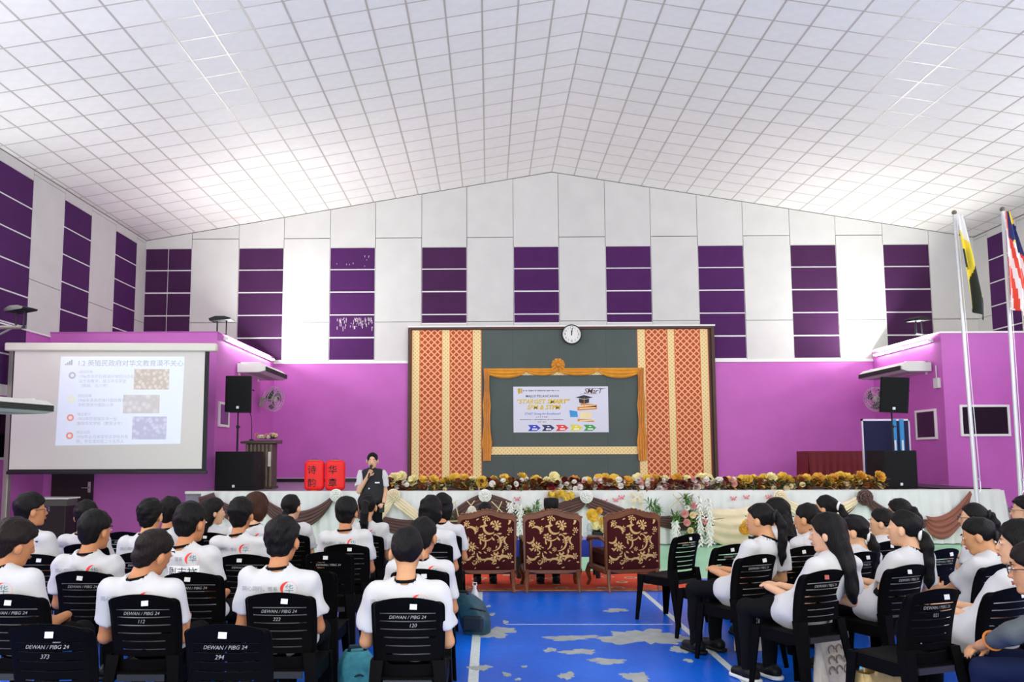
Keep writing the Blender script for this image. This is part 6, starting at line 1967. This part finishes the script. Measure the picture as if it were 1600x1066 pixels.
Rb(11, (3.17, 4.97, 1.21), 'girl with a fringe in left profile at the right edge', head=(42, 0, 0), style='bob', h=.009, hands='clasp', skin='fair')
Rb(12, (5.04, 7.80, 1.22), 'student in glasses farthest back at the right edge', head=(40, 0, 0), style='boy', glasses=True, skin='fair', female=False)
M_jac = mat('jacket_grey', '#4c5254', .7, var=.1)
S_((2.74, 4.2, 1.17), (3.02, 3.86), 40, 'student in a grey jacket with clasped hands at the lower right', head=(20, -6, 0), style='bob', hair='dark', glasses=True, hands='knees', top=M_jac, top_kind='jacket', sleeve=.95, fore=.45, cuff=mat('cuff_orange', '#c8732a', .7), bottom=M_navy, group=GR, collar=False, h=.009, skin='warm', sw=.16)
# two guests in the armchairs
S_((-.06, 10.16, 1.06), (-.03, 9.72), 2, 'dark-haired guest seated in the left brocade armchair', head=(0, 0, 0), style='lowpony', female=True, top=mat('blouse_black', '#18181c', .8), top_kind='blouse', seatz=.47, group='guests in the armchairs', collar=False, h=.012, sitback=.12)
S_((.76, 10.16, 1.085), (.74, 9.72), 0, 'guest in a black songkok seated in the middle brocade armchair', head=(12, 0, 0), hat=True, glasses=True, top=mat('baju_dark', '#1c1f2a', .8), top_kind='shirt', seatz=.47, group='guests in the armchairs', collar=False, h=.012, sitback=.12)
# presenter standing before the stage
PP = (-1.8, 12.6, 0)
pr_ = thing('person', 'presenter in a black vest speaking into a microphone before the stage', 'person', PP, math.radians(184))
pr_.scale = (.985,) * 3
R_ = Rx(math.radians(-6))
Jp = dict(R=R_, head=(0, .02, 1.575), neck=(0, -.02, 1.415), hip=(0, 0, .93), shL=(-.165, -.02, 1.36), shR=(.165, -.02, 1.36),
          elR=(.2, .07, 1.1), haR=(.055, .17, 1.335), fiR=(.01, .185, 1.42), elL=(-.2, -.02, 1.1), haL=(-.185, .12, .92), fiL=(-.15, .2, .9),
          knL=(-.09, .02, .5), knR=(.09, .02, .5), anL=(-.1, 0, .085), anR=(.1, 0, .085), pnR=(0, -1, .3), pnL=(0, 0, 1), curlR=.9, curlL=.8, thR=-1, thL=1)
person(pr_, Jp, style='parted', hair='black', skin='fair', hs=1.03, top=M_tee, female=True, h=.0085, seed=99, collar=False, sleeve=.75, lap=False)
V_ = SDF((-.26, -.24, .78), (.26, .26, 1.52), .0125)
V_.ell((0, -.015, 1.22), (.19, .142, .21)); V_.ell((0, 0, 1.02), (.19, .152, .2), k=.05); V_.cap((-.1, -.015, 1.37), (.1, -.015, 1.37), .082, k=.04); V_.cap((0, -.02, 1.38), (0, -.012, 1.45), .08, .07, k=.03)
V_.cut(lambda X, Y, Z: .84 - Z + X * 0 + Y * 0, .01); V_.cap((0, -.015, 1.36), (0, -.005, 1.56), .055, .07, k=.01, mode='s'); V_.cap((0, .09, 1.48), (0, .13, 1.33), .05, .012, k=.01, mode='s')
for s in (-1, 1): V_.cut(lambda X, Y, Z: s * X - .175 + Y * 0 - .25 * np.clip(1.25 - Z, 0, .1), .01)
V_.wrinkle(.004, 22, 5)
vst = link('vest', V_.mesh('vest', mat('vest_black', '#111114', .75)), pr_)
mb = MB(); mb.box(-.12, -.05, .118, .136, 1.225, 1.245); link('name_badge', mesh_of(mb, M_badge, 'name_badge'), pr_)
mc = thing('microphone', 'black handheld microphone in the presenter\'s hand', 'microphone', PP, math.radians(184))
mc.scale = (.985,) * 3
mb = MB(); mb.tube([(.05, .2, 1.30), (.012, .165, 1.475)], [.012, .017], 10); link('handle', mesh_of(mb, M_blackm, 'handle', True), mc)
mb = MB(); mb.ball((.009, .162, 1.49), .025, 12, 8); link('grille', mesh_of(mb, mat('mic_mesh', '#3b3b3d', .5, metal=.6), 'grille', True), mc)
ph = thing('phone', 'black phone in the presenter\'s lowered hand', 'phone', PP, math.radians(184))
ph.scale = (.985,) * 3
mb = MB(); mb.bbox(-.2, -.12, .17, .184, .78, .93, .006); link('phone_body', mesh_of(mb, M_black, 'phone_body'), ph)
